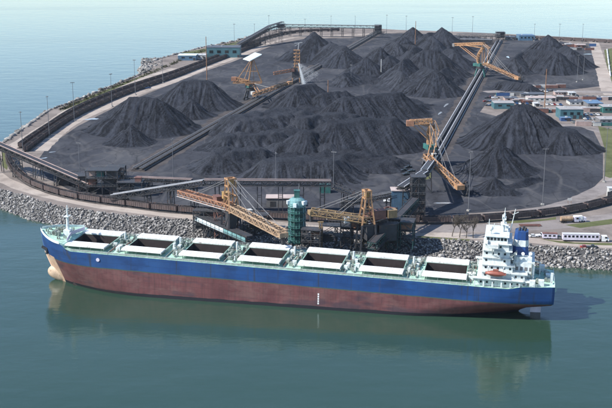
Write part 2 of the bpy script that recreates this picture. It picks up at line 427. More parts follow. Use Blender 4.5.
def rocks_mesh(items, protos):
    V = []; Fc = []; C = []; o = 0
    for p, s in items:
        v, f = protos[random.randrange(len(protos))]; th = random.uniform(0, 6.28); c_, s_ = math.cos(th), math.sin(th)
        rm = np.array([[c_, -s_, 0], [s_, c_, 0], [0, 0, 1]]); V.append(v @ rm.T * s + np.array(p[:])); Fc.append(f + o); o += len(v)
        C.append(np.tile(tone(), (len(v), 1)))
    return np.concatenate(V), np.concatenate(Fc), np.concatenate(C)
pr = rock_protos(10, 1)
items = scatter(s_hi, s_lo, .95, .36, .82)
big = sorted([k for k in range(len(items)) if -150 < items[k][0].x < 160], key=lambda k: -items[k][1] * (1 + .6 * (items[k][0].x > 100) + .3 * (items[k][0].x < -60)))[:300]
bs = set(big)
V, Fc, C = rocks_mesh([it for k, it in enumerate(items) if k not in bs], pr)
me = np_mesh('boulders', V, Fc, 'rock'); set_tone(me, C); o = bpy.data.objects.new('boulders', me); col.objects.link(o); o.parent = sbank; tag(o, kind='stuff')
protos_me = []
for k in range(24):
    v, f = pr[k % 10]; me = np_mesh('boulder', v, f, 'rock'); set_tone(me, np.tile(tone(), (len(v), 1))); protos_me.append(me)
for k in big:
    o = bpy.data.objects.new('boulder', random.choice(protos_me)); col.objects.link(o); o.parent = sbank
    o.location = items[k][0]; s = items[k][1] * 1.12; o.scale = (s, s, s); o.rotation_euler = (0, 0, random.uniform(0, 6.28))
it2 = scatter(n_hi, n_lo, 2.0, .9, 1.7, 8, len(NO) - 1)
V, Fc, C = rocks_mesh(it2, rock_protos(8, 1)); me = np_mesh('boulders', V, Fc, 'rock'); set_tone(me, C * .9)
o = bpy.data.objects.new('boulders', me); col.objects.link(o); o.parent = nbank; tag(o, kind='stuff')
# small rocky spit beside the teal sheds on the west shore: pale boulders
it3 = []
for _ in range(260):
    px, py = random.uniform(142, 161), random.uniform(58, 70); p = G(px, py, random.uniform(2, ZL + .6)); it3.append((p, random.uniform(1.2, 2.6)))
V, Fc, C = rocks_mesh(it3, pr); me = np_mesh('boulders', V, Fc, 'rock'); set_tone(me, C * .85)
o = bpy.data.objects.new('boulders', me); col.objects.link(o); o.parent = nbank; tag(o, kind='stuff')

# dark yard floors
yardW = [(36, 163), (47, 147), (78, 126), (118, 105.5), (160, 88.5), (205, 71), (232, 62), (275, 44.5), (305, 38.5), (350, 38), (382, 34), (400, 33), (440, 34), (470, 36), (500, 40), (520, 40), (560, 41), (591, 47), (602, 86), (560, 91), (520, 89), (497, 93), (486, 104), (480, 112), (520, 122), (560, 124), (592, 128), (603, 150), (603, 178), (585, 196), (555, 205), (505, 211), (440, 215), (330, 216.5), (250, 212), (170, 206), (110, 199), (70, 190), (48, 179)]
sheet('coal_yard', gp_list(yardW), ZL + .004, 'yard_floor')
# roads
ribbon('perimeter_road', gp_list([(-8, 172), (6, 181), (30, 190.5), (60, 198), (110, 207.5), (200, 217.5), (300, 226), (420, 233.5), (500, 238), (570, 243.5), (640, 247)]), 9, ZL + .004, 'road_tan', edge=1.0)
ribbon('west_road', gp_list([(-4, 157), (20, 142), (47, 125.5), (75, 107), (112, 91), (137, 80.5), (160, 73), (175, 68)]), 9, ZL + .004, 'road_tan', edge=1.0)
ribbon('inner_road', gp_list([(40, 151), (70, 124.5), (112, 104.5), (145, 91), (173, 81.5), (205, 68), (240, 55.5), (272, 42.5), (302, 36.5), (340, 35.5), (385, 33)]), 10, ZL + .010, 'road_tan', edge=1.2)
ribbon('south_road', gp_list([(418, 229), (470, 228), (520, 227), (560, 224), (590, 221), (640, 214)]), 15, ZL + .010, 'road_grey', edge=1.5)
ribbon('east_road', gp_list([(528, 212), (560, 206), (585, 197), (602, 188), (630, 174)]), 11, ZL + .012, 'road_grey', edge=1.2)
ribbon('yard_road', gp_list([(593, 40), (597, 52), (602, 70), (607, 88), (612, 96)]), 13, ZL + .012, 'road_tan', edge=1)
ribbon('camp_road', gp_list([(485, 92), (520, 90), (560, 91), (600, 92), (625, 93)]), 12, ZL + .014, 'road_grey', edge=2)
ribbon('lot_road', gp_list([(555, 125), (580, 125.5), (600, 131), (625, 137)]), 10, ZL + .016, 'road_grey', edge=2)
# grass
def grass_patch(px, dens=1.0):
    poly = gp_list(px); o = sheet('grass', poly, ZL + .022, 'grass', kind='stuff'); return o
grass_patch([(598, 126), (606, 128), (640, 135), (640, 172), (610, 178), (604, 176), (605, 150)])
grass_patch([(604, 36 + 14), (612, 48), (650, 50), (650, 84), (613, 86), (606, 62)])
grass_patch([(420, 236), (470, 239.5), (470, 241), (415, 237.2)])
grass_patch([(505, 221), (545, 219), (556, 217), (556, 219.5), (520, 223), (505, 223.2)])
grass_patch([(565, 225), (612, 219), (640, 216), (640, 220), (612, 224), (580, 228)])
grass_patch([(540, 239), (575, 242.5), (605, 243), (640, 244), (640, 246), (600, 245.2), (560, 243)])
grass_patch([(2, 150), (8, 152), (9, 160), (7, 170), (2, 166)])
grass_patch([(120, 84), (150, 73), (165, 68), (140, 78), (112, 90), (75, 105.5), (60, 112), (75, 103)])
grass_patch([(180, 53), (205, 48.5), (240, 41), (243, 43), (205, 52), (185, 56)])
grass_patch([(424, 172), (432, 170), (431, 178), (423, 181)])
# scrub along the west shore
mb = MB()
for _ in range(260):
    k = random.random(); a = [(60, 109), (75, 102.5), (112, 87), (150, 72), (175, 62), (205, 49), (240, 40.5)]; i = random.randrange(len(a) - 1); u = random.random()
    px = a[i][0] + (a[i + 1][0] - a[i][0]) * u; py = a[i][1] + (a[i + 1][1] - a[i][1]) * u + random.uniform(0, 2.2)
    p = G(px, py); r = random.uniform(.8, 2.2)
    for _ in range(22):
        c = p + Vector((random.gauss(0, r * .6), random.gauss(0, r * .6), abs(random.gauss(0, r * .55)))); s = random.uniform(.25, .6)
        d1 = Vector((random.gauss(0, 1), random.gauss(0, 1), random.gauss(0, 1))).normalized() * s; d2 = d1.cross(Vector((random.random(), .3, random.random()))).normalized() * s
        mb.add([c - d1, c + d2, c + d1, c - d2], [(0, 1, 2, 3)])
tag(mb.build('scrub', 'leaf'), kind='stuff')
# puddles
def puddle(px, py, a, b_, rz):
    c = G(px, py); n = 18; poly = []
    for k in range(n):
        th = 2 * math.pi * k / n; r = 1 + .35 * math.sin(3 * th + px) * random.random() + random.uniform(-.15, .15); x, y = a * r * math.cos(th), b_ * r * math.sin(th)
        poly.append((c.x + x * math.cos(rz) - y * math.sin(rz), c.y + x * math.sin(rz) + y * math.cos(rz)))
    o = sheet('puddle', poly, ZL + .02, 'puddle', kind='structure')
m, t, b = new_mat('puddle'); b.inputs['Base Color'].default_value = (.30, .33, .36, 1); b.inputs['Roughness'].default_value = .04; b.inputs['IOR'].default_value = 1.33
for a in [(92, 119, 5, 3.5, .4), (440, 113, .9, 8, -.3), (446, 105, 1.1, 10, -.3), (454, 95, 1.0, 10, -.3), (508, 57, 1.5, 10, -.1), (588, 54, 6, 3, .2), (444, 203, 5, 1.2, .0), (44, 158, 3, 1.0, .8), (52, 152, 2.4, .8, .7)]: puddle(*a)

# ------------------------------------------------------------------ coal piles
TH = math.tan(R(36))
def solve_h(px, py, yb, rf):
    lo, hi = .5, 60
    for _ in range(50):
        h = (lo + hi) / 2
        if G(px, py, ZL + h).y - rf - h / TH - G(px, yb).y > 0: lo = h
        else: hi = h
    return lo
seedc = [0]
def pile(label, prims, cell=1.6, mat='coal', rill=1.0, rough=1.0):
    seedc[0] += 17; sd = seedc[0]; P = []; cell *= .58
    for pr_ in prims:
        px, py, yb, rf = pr_[:4]; h = solve_h(px, py, yb, rf) if yb > 0 else -yb; zz_ = ZL + h if yb > 0 else ZL; a = G(px, py, zz_)
        b_ = G(pr_[4], pr_[5], zz_) if len(pr_) > 4 else a
        P.append((a, b_, h, rf))
    pad = 4
    x0 = min(min(a.x, b_.x) - h / TH - r for a, b_, h, r in P) - pad; x1 = max(max(a.x, b_.x) + h / TH + r for a, b_, h, r in P) + pad
    y0 = min(min(a.y, b_.y) - h / TH - r for a, b_, h, r in P) - pad; y1 = max(max(a.y, b_.y) + h / TH + r for a, b_, h, r in P) + pad
    nx, ny = int((x1 - x0) / cell) + 1, int((y1 - y0) / cell) + 1
    X, Y = np.meshgrid(np.linspace(x0, x1, nx), np.linspace(y0, y1, ny)); H = np.full(X.shape, -9.0); SK = np.full(X.shape, .5)
    wx = X + 3.0 * rough * fbm(X / 16, Y / 16, sd, 3); wy = Y + 3.0 * rough * fbm(X / 16, Y / 16, sd + 5, 3)
    for a, b_, h, rf in P:
        dx, dy = b_.x - a.x, b_.y - a.y; L2 = dx * dx + dy * dy + 1e-6
        tt = np.clip(((wx - a.x) * dx + (wy - a.y) * dy) / L2, 0, 1)
        qx = wx - a.x - tt * dx; qy = wy - a.y - tt * dy; r = np.hypot(qx, qy); ang = np.arctan2(qy, qx) + tt * math.sqrt(L2) / 14
        rr = np.maximum(0, r - rf)
        hh = h - rr * TH + (.8 * np.exp(-(rr / 2.5) ** 2) - .8) * .6
        fl = np.clip(rr / 6, 0, 1)
        hh = hh + rill * fl * (1.25 * (vnoise(ang * 9, rr / 30, sd + 1) - .5) + .85 * (vnoise(ang * 22, rr / 22, sd + 2) - .5))
        if math.sqrt(L2) > 12: hh = hh + 1.9 * rough * fbm(X / 13, Y / 13, sd + 3, 3)      # uneven crest of a ridge
        hh = 1.3 * np.logaddexp(0, np.clip(hh, -30, 80) / 1.3) - .25 - np.where(hh < -2.2, 2.0, 0)
        sk = .45 * vnoise(ang * 16, rr / 40, sd + 7) + .35 * vnoise(ang * 45, rr / 18, sd + 8) + .2 * vnoise(X / 3, Y / 3, sd + 12); SK = np.where(hh > H, sk * fl + .5 * (1 - fl), SK)
        H = np.maximum(H, hh)
    H += np.clip(H / 3, 0, 1) * (.6 * rough * fbm(X / 6, Y / 6, sd + 4, 4) - 1.1 * rough * np.maximum(0, .16 - np.abs(fbm(X / 20, Y / 20, sd + 9, 3))) / .16 * .8 + .28 * fbm(X / 1.7, Y / 1.7, sd + 11, 2))
    cx, cy = (x0 + x1) / 2, (y0 + y1) / 2
    keep = H > -.45; idx = -np.ones(X.shape, int)
    q = keep[:-1, :-1] & keep[1:, :-1] & keep[:-1, 1:] & keep[1:, 1:]
    J, I = np.nonzero(q); used = np.zeros(X.shape, bool)
    for dj, di in ((0, 0), (0, 1), (1, 1), (1, 0)): used[J + dj, I + di] = True
    idx[used] = np.arange(used.sum()); V = np.stack([X[used] - cx, Y[used] - cy, H[used]], 1)
    Fq = np.stack([idx[J, I], idx[J, I + 1], idx[J + 1, I + 1], idx[J + 1, I]], 1)
    me = np_mesh('coal_pile', V, Fq, mat, True)
    at_ = me.attributes.new('streak', 'FLOAT', 'POINT'); at_.data.foreach_set('value', SK[used].astype(np.float32)); o = bpy.data.objects.new('coal_pile', me); col.objects.link(o); o.location = (cx, cy, ZL)
    tag(o, label, 'coal pile', 'coal piles in the yard')
pile('long double-topped coal pile beside the western rail curve', [(130, 97, 137, 1, 156, 97.5), (166, 104, 134, 1)])
pile('small coal cone at the foot of the long pile by the western rail curve', [(129, 124, 147, 0)], 1.2)
pile('rounded coal pile across the conveyor from the pale-roofed stacker', [(184, 80, 112, 2, 206, 80)])
pile('low coal cone leaning on the rounded pile near the western conveyor', [(190, 97, 120, 0)], 1.3)
pile('long flat-topped coal bank with ribbed face behind the teal tower', [(276, 159, 186, 9, 326, 158.5)], 1.2, 'coal_dull', .9)
pile('wide dark coal mound beside the reclaimer near the blue house', [(335, 121, 159, 6, 386, 117), (305, 132, 160, 4, 330, 128)], 1.4, 'coal')
pile('broad coal mound in mid yard behind the wide dark mound', [(345, 96, 124, 3, 398, 92)], 1.6)
pile('low worked-over coal terrace along the western conveyor', [(224, 135, 152, 5, 278, 131)], 1.4, 'coal_dull', .5, 1.6)
pile('dark coal mound under the falling water spray', [(296, 86, 112, 2, 314, 84)], 1.5)
pile('low grey coal shelf below the worked-over terrace', [(222, 151, 174, 6, 258, 147)], 1.3, 'coal_dull', .6, 1.4)
pile('low coal shelf between the ribbed bank and the wide dark mound', [(280, 142, 158, 5, 325, 143)], 1.4, 'coal_dull', .6, 1.5)
pile('steep dark coal pile behind the conveyor from the spraying stacker', [(314, 31.5, 63, 1), (330, 42, 64, 1, 345, 46)], 2.0)
pile('pointed coal pile beside the far end of the western conveyor', [(380, 46, 70, 0)], 1.8)
pile('pointed coal pile with a pale pole standing beside it', [(364, 57.5, 80, 0, 368, 57.5)], 1.8)
pile('coal pile between two pointed piles in mid yard', [(402, 60, 84, 0, 408, 57)], 1.8)
pile('far pointed coal pile behind the wooden pole', [(412.5, 26.5, 52, 0)], 2.2)
pile('far coal pile with a dark pointed cap', [(443, 26.5, 55, 0), (428, 33, 55, 1, 436, 32)], 2.2)
pile('ridged coal pile with gullied face left of the eastern conveyor', [(423, 49, 80, 0, 438, 49)], 1.8, 'coal', 1.6)
pile('smooth coal pile under the arm of the far stacker', [(448, 48, 69, 1, 455, 50)], 1.8)
pile('dark low coal pile in front of the gullied pile', [(425, 66, 93, 1, 436, 70)], 1.7)
pile('grey far coal slope between the western conveyor end and the pointed piles', [(392, 40, 58, 1, 398, 42)], 2.0, 'coal_dull')
pile('tall gullied coal pile in front of the site buildings', [(516, 104.5, 154, 2, 530, 104), (556, 127, 153, 7, 566, 129)], 1.4, 'coal', 1.6)
pile('neat coal cone in front of the tall gullied pile', [(500, 141, 178, 0)], 1.1)
pile('smallest coal cone beside the reclaimer wheel', [(494, 176, 193, 0)], .9)
pile('wide coal mountain beside the far eastern conveyor end', [(548, 33.5, 64, 0)], 2.0)
pile('flat-topped coal pile at the foot of the wide coal mountain', [(533, 49, 73, 2, 557, 51)], 1.8)
pile('broad flat coal plateau beside the dark mound under the spray', [(250, 116, 140, 14, 292, 110)], 1.8, 'coal_dull', .5, 1.8)
pile('flat coal shelf in the middle of the yard between the two broad mounds', [(300, 116, 136, 8, 345, 112)], 1.8, 'coal_dull', .6, 1.6)
pile('low coal heap between the western conveyor and the pale pole', [(350, 70, 84, 0, 344, 73)], 1.8, 'coal_dull')
pile('rough coal heap at the foot of the pile between two pointed piles', [(397, 69, 88, 0, 402, 72)], 1.8, 'coal_dull', 1, 1.5)
pile('rough low coal heap in front of the dark low pile', [(408, 79, 93, 1, 420, 82)], 1.6, 'coal', 1, 1.6)
pile('small coal heap below the smooth pile by the eastern conveyor', [(447, 66, 82, 0, 441, 70)], 1.7, 'coal')
pile('small far coal heap in front of the far pointed piles', [(400, 43, 58, 0, 416, 44)], 2.0, 'coal')
pile('long low coal berm along the front of the smallest cone', [(476, 190, 195, .5, 512, 189.5)], .8, 'coal', .6, 1.4)
pile('long low coal berm at the right foot of the neat cone', [(512, 183, 188, .6, 541, 177)], .8, 'coal', .6, 1.4)
pile('low coal ridge running below the wide dark mound', [(330, 158, 166, 1, 392, 157)], 1.2, 'coal', .6, 1.5)
pile('low coal ridge left of the wide dark mound', [(262, 152, 160, 1, 300, 156)], 1.2, 'coal', .6, 1.5)
pile('rough trampled coal bed under the mid-yard mounds', [(272, 166, -4, 22, 368, 164), (290, 138, -4, 30, 378, 136), (318, 112, -4, 26, 398, 106), (330, 162, -4, 24, 350, 112)], 2.0, 'coal', .6, 2.2)
pile('rough trampled coal bed under the far pointed piles', [(366, 80, -4, 26, 432, 83), (380, 64, -4, 30, 448, 64), (408, 48, -4, 26, 452, 48), (400, 82, -4, 24, 430, 48)], 2.2, 'coal', .6, 2.2)
pile('sharp middle peak between the far pointed piles', [(428, 35, 58, 0, 432, 36)], 1.8)
pile('tall peak in front of the far pointed pile behind the wooden pole', [(404, 36, 58, 0)], 1.8)
pile('steep heap between the gullied pile and the far capped pile', [(416, 45, 66, 0, 412, 47)], 1.8)
pile('steep heap behind the pale pole', [(388, 56, 76, 0, 392, 54)], 1.8)
pile('second crest in front of the dark mound under the spray', [(322, 92, 112, 1, 345, 90)], 1.6)
pile('dark heap on the right shoulder of the wide coal mountain', [(566, 45, 66, 1, 572, 48)], 1.8)
pile('low heap on the left shoulder of the wide coal mountain', [(522, 52, 70, 1, 515, 56)], 1.8, 'coal_dull')
pile('low dark coal windrow under the far stacker boom', [(500, 80, 90, 1, 530, 84)], 1.6)

# ================================================================== BULK CARRIER
SL = 224.0; SB = 15.0; YAW = .203; TRIM = .0228; ZD = 16.2; FM = 113.0
ship = empty('bulk_carrier', (-118.85 + FM * math.cos(YAW), 448.6 - FM * math.sin(YAW), 0), 'long blue and red bulk carrier with seven open hatches moored at the shore', 'ship')
ship.rotation_euler = (0, TRIM, -YAW)       # local +x runs aft, +y to the shore; the stern sits deeper
X_ = lambda s: s - FM                        # station (m from bow) -> local x
def sm(a, b_, x): x = max(0, min(1, (x - a) / (b_ - a))); return x * x * (3 - 2 * x)
def deck_z(s):
    z = ZD
    if s < 19: z += 2.6 * (1 - sm(15.5, 19, s)) + 1.6 * (1 - sm(0, 15, s))
    if s > 205: z += 1.2 * sm(205, 212, s)
    return z
def stem_x(t): return 9.5 * (1 - t) ** 1.35
def stern_x(t): return SL - 14 * (1 - sm(.33, .74, t))
def half_b(s, t):
    x0, x1 = stem_x(t), stern_x(t); Le = 62 - 34 * t ** .8; Lr = 62 - 38 * t
    v = max(0, min(1, (s - x0) / Le)); a = 1 - (1 - v) ** (2.0 + 1.2 * t)
    v = max(0, min(1, (x1 - s) / Lr)); e = .03 + .72 * sm(.42, .76, t); b_ = e + (1 - e) * (1 - (1 - v) ** 2.1)
    return SB * min(a, b_)
lev = [-6, -4, -2, 0, 1.5, 3, 4.5, 6, 7.5, 9, 10.1, 11.5, 13, 14.6]
NS = 96; V = []; fq = []
for k in range(len(lev) + 1):
    row = []
    for i in range(NS + 1):
        u = i / NS; u = .5 - .5 * math.cos(math.pi * u) if False else (u ** 1.25 if u < .5 else 1 - (1 - u) ** 1.25 * (.5 / .5 ** 1.25) ** 0 ) if False else u
        q = .5 * (1 - math.cos(math.pi * u)) * .5 + u * .5
        z0 = lev[k] if k < len(lev) else None
        t_ = ((lev[k] if k < len(lev) else ZD) + 6) / (ZD + 6)
        s = stem_x(t_) + (stern_x(t_) - stem_x(t_)) * q
        z = lev[k] if k < len(lev) else deck_z(s)
        if k < len(lev) and lev[k] > 9: z = lev[k] + (deck_z(s) - ZD) * (lev[k] - 10.1) / (ZD - 10.1) if lev[k] > 10.1 else lev[k]
        row.append((X_(s), half_b(s, t_), z))
    V.append(row)
nl = len(V); mb = MB(); flat = []
for side in (-1, 1):
    for row in V: flat += [(x, y * side, z) for x, y, z in row]
off = nl * (NS + 1); fs = []
for k in range(nl - 1):
    for i in range(NS):
        a = k * (NS + 1) + i; fs.append((a, a + 1, a + NS + 2, a + NS + 1)); b_ = a + off; fs.append((b_, b_ + NS + 1, b_ + NS + 2, b_ + 1))
for k in range(nl - 1):                                           # transom
    a = k * (NS + 1) + NS; b_ = a + off; fs.append((a, b_, b_ + NS + 1, a + NS + 1))
    a = k * (NS + 1); b_ = a + off; fs.append((a, a + NS + 1, b_ + NS + 1, b_))
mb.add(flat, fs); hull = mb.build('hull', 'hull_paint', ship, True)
# bulb
bm = bmesh.new(); bmesh.ops.create_uvsphere(bm, u_segments=24, v_segments=16, radius=1)
for v in bm.verts: v.co = Vector((v.co.x * 12.0, v.co.y * 3.2, v.co.z * 4.9 + .05 * v.co.x * 12))
me = bpy.data.meshes.new('bulbous_bow'); bm.to_mesh(me); bm.free(); me.materials.append(M['hull_paint']); me.polygons.foreach_set('use_smooth', [True] * len(me.polygons))
o = bpy.data.objects.new('bulbous_bow', me); col.objects.link(o); o.parent = hull; o.location = (X_(14.6), 0, 1.6)
o.data.materials[0] = paint('bulb_paint', (.50, .37, .26), .5, .35, .5, .15)
# rudder and propeller boss
mb = MB(); mb.add([(X_(SL - 8.6), y, z) for y in (-.5, .5) for z in (-4, 8.6)] + [(X_(SL - 4.4), y, z) for y in (-.2, .2) for z in (-4, 8.6)], [(0, 1, 5, 4), (2, 6, 7, 3), (0, 4, 6, 2), (1, 3, 7, 5), (4, 5, 7, 6), (0, 2, 3, 1)])
mb.build('rudder', 'lilac_white', ship)
# deck: strips between hatches, side decks and the holds below the openings
H0, HP, HL, HWO, HW = 17.6, 25.69, 16.9, 6.6, 12.5            # first hatch, spacing, length, half opening, half overall width
def deck_piece(mb, s0, s1, ya=None, n=6):
    for i in range(n):
        a = s0 + (s1 - s0) * i / n; b2 = s0 + (s1 - s0) * (i + 1) / n
        for lo, hi in (((-1, 1),) if ya is None else ((-1, -ya), (ya, 1))):
            P = []
            for s in (a, b2):
                hb = half_b(s, 1) - .05
                P.append([(X_(s), (hb * v if abs(v) == 1 else v), deck_z(s) - .06) for v in (lo, hi)])
            mb.add([P[0][0], P[1][0], P[1][1], P[0][1]], [(0, 1, 2, 3)])
mb = MB(); deck_piece(mb, .3, H0, n=14)
for i in range(7):
    s0 = H0 + i * HP; deck_piece(mb, s0, s0 + HL, HWO); deck_piece(mb, s0 + HL, (s0 + HP) if i < 6 else SL - .05, n=8 if i < 6 else 20)
deck = mb.build('deck', 'deck_green', ship)
for i in range(7):
    s0 = H0 + i * HP; c = X_(s0 + HL / 2); c = X_(s0 + HL / 2); zt = ZD + 1.5
    # hold
    mb = MB(); x0, x1 = X_(s0), X_(s0 + HL); y = HWO; zb = -3
    mb.add([(x0, -y, zt), (x1, -y, zt), (x1, y, zt), (x0, y, zt), (x0, -y, zb), (x1, -y, zb), (x1, y, zb), (x0, y, zb)], [(0, 4, 5, 1), (1, 5, 6, 2), (2, 6, 7, 3), (3, 7, 4, 0), (4, 7, 6, 5)])
    hold = mb.build('hold', 'hold_dark', ship)
    # coaming
    mb = MB()
    for yy in (-y - .2, y + .2): mb.box((c, yy, ZD + .75), (HL + .8, .35, 1.55))
    for xx in (x0 - .2, x1 + .2): mb.box((xx, 0, ZD + .75), (.35, 2 * y + .1, 1.55))
    for k in range(9):
        xx = x0 + (k + .5) * HL / 9
        for sg in (-1, 1): mb.box((xx, sg * (y + .75), ZD + .75), (.15, .75, 1.4))
    mb.build('hatch_coaming', 'coaming_green', hold)
    # rolled-open covers, ribbed
    for sg in (-1, 1):
        yc = sg * (HWO + (HW - HWO) / 2 + .15); cw = HW - HWO
        mb = MB(); mb.box((c, yc, ZD + 1.95), (HL + 1.0, cw, .62))
        for k in range(6): mb.box((x0 - .3 + (k + .5) * (HL + .6) / 6, yc, ZD + 2.30), (.22, cw * .96, .12))
        cv = mb.build('hatch_cover', 'cover_white', ship)
        mb = MB()
        for k in range(4): mb.tube((x0 + 1 + k * (HL - 2) / 3, yc - cw * .35, ZD + .05), (x0 + 1 + k * (HL - 2) / 3, yc - cw * .35, ZD + 1.62), .16, n=6); mb.tube((x0 + 1 + k * (HL - 2) / 3, yc + cw * .35, ZD + .05), (x0 + 1 + k * (HL - 2) / 3, yc + cw * .35, ZD + 1.62), .16, n=6)
        for xx in (x0 - .7, x1 + .7): mb.box((xx, yc - sg * 1.5, ZD + 1.5), (.3, cw + 5, .2))
        tag(mb.build('cover_rail', 'deck_gear', cv), kind='stuff')
# gear between hatches
rnd = random.Random(3)
for i in range(7):
    s0 = H0 + i * HP + HL + 1.0; s1 = H0 + (i + 1) * HP - 1.0
    if i == 6: s1 = s0 + 3
    g = Each(); wv = Each(); rd = Each()
    for k in range(24):
        s = rnd.uniform(s0, s1); y = rnd.uniform(-9, 11); kind = rnd.random()
        if kind < .35: g.box((X_(s), y, ZD + .7), (rnd.uniform(.8, 2.2), rnd.uniform(.8, 2), 1.4))
        elif kind < .6: g.tube((X_(s), y, ZD - .05), (X_(s), y, ZD + 1.8), .3, n=8); g.tube((X_(s), y, ZD + 1.8), (X_(s), y, ZD + 2.3), .65, .5, n=8)
        elif kind < .8: wv.box((X_(s), y, ZD + .9), (rnd.uniform(.8, 1.8), rnd.uniform(1, 2.6), 1.8))
        else: rd.bar((X_(s), y - 3, ZD + .5), (X_(s), y + 3, ZD + .5), .3)
    if i < 6:
        m_ = (s0 + s1) / 2; g.tube((X_(m_), -3, ZD + .6), (X_(m_), -8, ZD + .6), .55, n=10); g.box((X_(m_ + 1.5), 0, ZD + .5), (.5, 22, .5)); g.box((X_(m_ - 2), 0, ZD + .35), (.35, 24, .35))
        wv.tube((X_(m_ - 1), 5, ZD), (X_(m_ - 1), 5, ZD + 4.2), .45, n=8); wv.tube((X_(m_ + 2), -9.5, ZD), (X_(m_ + 2), -9.5, ZD + 2.4), .35, n=8)
    g.build('deck_machinery', 'deck_gear', ship); wv.build('deck_locker', 'ship_white', ship); rd.build('pipe_run', 'rust_red', ship)
# deck-edge rails, deck pipes, bow bulwark
mb = MB()
for sg in (-1, 1):
    pts = [(X_(s), sg * (half_b(s, 1) - .15), deck_z(s)) for s in np.arange(19, SL - .5, 2.6)]
    for a, b2 in zip(pts[:-1], pts[1:]):
        for hgt in (.55, 1.1): mb.bar(Vector(a) + Vector((0, 0, hgt)), Vector(b2) + Vector((0, 0, hgt)), .06)
        mb.bar(a, Vector(a) + Vector((0, 0, 1.1)), .07)
n_ = 8
for k in range(n_):
    y0 = -half_b(SL, 1) + 2 * half_b(SL, 1) * k / n_; y1 = -half_b(SL, 1) + 2 * half_b(SL, 1) * (k + 1) / n_; z = deck_z(SL)
    for hgt in (.55, 1.1): mb.bar((X_(SL - .2), y0, z + hgt), (X_(SL - .2), y1, z + hgt), .06)
    mb.bar((X_(SL - .2), y0, z), (X_(SL - .2), y0, z + 1.1), .07)
tag(mb.build('deck_rail', 'ship_white', ship), kind='stuff')
mb = MB()
for sg in (-1, 1):
    for dy in (1.0, 1.5): mb.bar((X_(20), sg * (SB - dy), ZD + .35), (X_(190), sg * (SB - dy), ZD + .35), .22)
mb.build('deck_pipe', 'deck_gear', ship)
mb = MB()
for sg in (-1, 1):
    ss = list(np.arange(.6, 15.5, 1.2)); mb = MB()
    for a, b2 in zip(ss[:-1], ss[1:]):
        P = [Vector((X_(s), sg * (half_b(s, 1) - .02), deck_z(s) - .05)) for s in (a, b2)]; mb.bar(P[0] + Vector((0, 0, .5)), P[1] + Vector((0, 0, .5)), .18, 1.1)
    mb.build('bulwark', 'ship_white', ship)
pass
# forecastle: windlasses, bollards, breakwater, foremast
zf = lambda s: deck_z(s)
for sg in (-1, 1):
    w_ = MB(); w_.tube((X_(8.5), sg * 1.4, zf(8.5) + 1.1), (X_(8.5), sg * 4.6, zf(8.5) + 1.1), .85, n=12); w_.box((X_(9.8), sg * 3, zf(9) + .8), (1.6, 2.6, 1.7)); w_.tube((X_(8.5), sg * 4.2, zf(8.5) + 1.1), (X_(8.5), sg * 4.6, zf(8.5) + 1.1), 1.2, n=12); w_.tube((X_(8.5), sg * 1.4, zf(8.5) + 1.1), (X_(8.5), sg * 1.8, zf(8.5) + 1.1), 1.2, n=12)
    w_.build('windlass', 'deck_gear', ship)
    a_ = MB(); a_.box((X_(3.6), sg * 4.35, 13.2), (2.6, .8, 1.0), ry=.5); a_.box((X_(4.9), sg * 4.9, 12.2), (.8, .9, 3.0)); a_.build('anchor', 'steel_dark', ship)
for k, (s, y) in enumerate([(4, 1.6), (4, -1.6), (6, 4.2), (6, -4.2), (12, 7.6), (12, -7.6), (13.8, -5), (13.8, 5)]):
    b2 = MB()
    for d in (-.45, .45): b2.tube((X_(s + d), y, zf(s) - .05), (X_(s + d), y, zf(s) + .9), .28, n=8); b2.tube((X_(s + d), y, zf(s) + .9), (X_(s + d), y, zf(s) + 1.05), .38, n=8)
    b2.box((X_(s), y, zf(s) + .05), (1.8, .8, .15)); b2.build('bollard', 'deck_gear', ship)
mb = MB()
for sg in (-1, 1): mb.bar((X_(14.8), 0, zf(12) + .9), (X_(16.8), sg * 9.6, ZD + 3.2), .22, 1.6)
mb.build('breakwater', 'lilac_white', ship)
fm = MB(); fm.tube((X_(13), 0, zf(13)), (X_(13), 0, zf(13) + 9), .75, .55, n=12); fm.tube((X_(13), 0, zf(13) + 9), (X_(13), 0, zf(13) + 13.5), .35, .2, n=8); fm.box((X_(13), 0, zf(13) + 8.6), (2.2, 3.2, .25)); fm.box((X_(13), 0, zf(13) + 11.6), (.3, 2.6, .25)); fm.box((X_(13), 0, zf(13) + 1.2), (3, 3.4, 2.4))
fm.build('foremast', 'ship_white', ship)
# accommodation: tiers
acc = MB(); z0 = ZD; T = 2.75
tiers = [(193.5, 213, 12.5), (195, 212, 11.5), (195, 207, 10.5), (195, 206, 9.5), (195, 205.5, 9), (195.5, 205, 8.5)]
for k, (a, b2, hw) in enumerate(tiers):
    acc.box(((X_(a) + X_(b2)) / 2, 0, z0 + (k + .5) * T), (b2 - a, 2 * hw, T - .12))
    acc.box(((X_(a) + X_(b2)) / 2 + .3, 0, z0 + (k + 1) * T - .06), (b2 - a + 1.3, 2 * hw + 1.4, .14))
zb = z0 + 6 * T
acc.box((X_(200), 0, zb + 1.4), (8.6, 16, 2.7)); acc.box((X_(200), 0, zb + 2.8), (9.6, 17, .18)); acc.box((X_(198.6), 0, zb + .05), (4.4, 2 * SB + .6, .3))
for sg in (-1, 1):
    acc.box((X_(198.6), sg * SB, zb + .7), (4.4, .18, 1.2)); acc.box((X_(196.5), sg * (SB + 8) / 2, zb + .7), (.16, SB - 8, 1.2))
    acc.bar((X_(198.6), sg * (SB - .8), zb), (X_(198.6), sg * 9, zb - 4.5), .4)
house = acc.build('accommodation_block', 'ship_white', ship)
wp = bpy.data.meshes.new('window'); mbw = MB(); mbw.box((0, 0, 0), (.8, .10, .85)); wp.from_pydata(mbw.v, [], mbw.f); wp.materials.append(M['glass'])
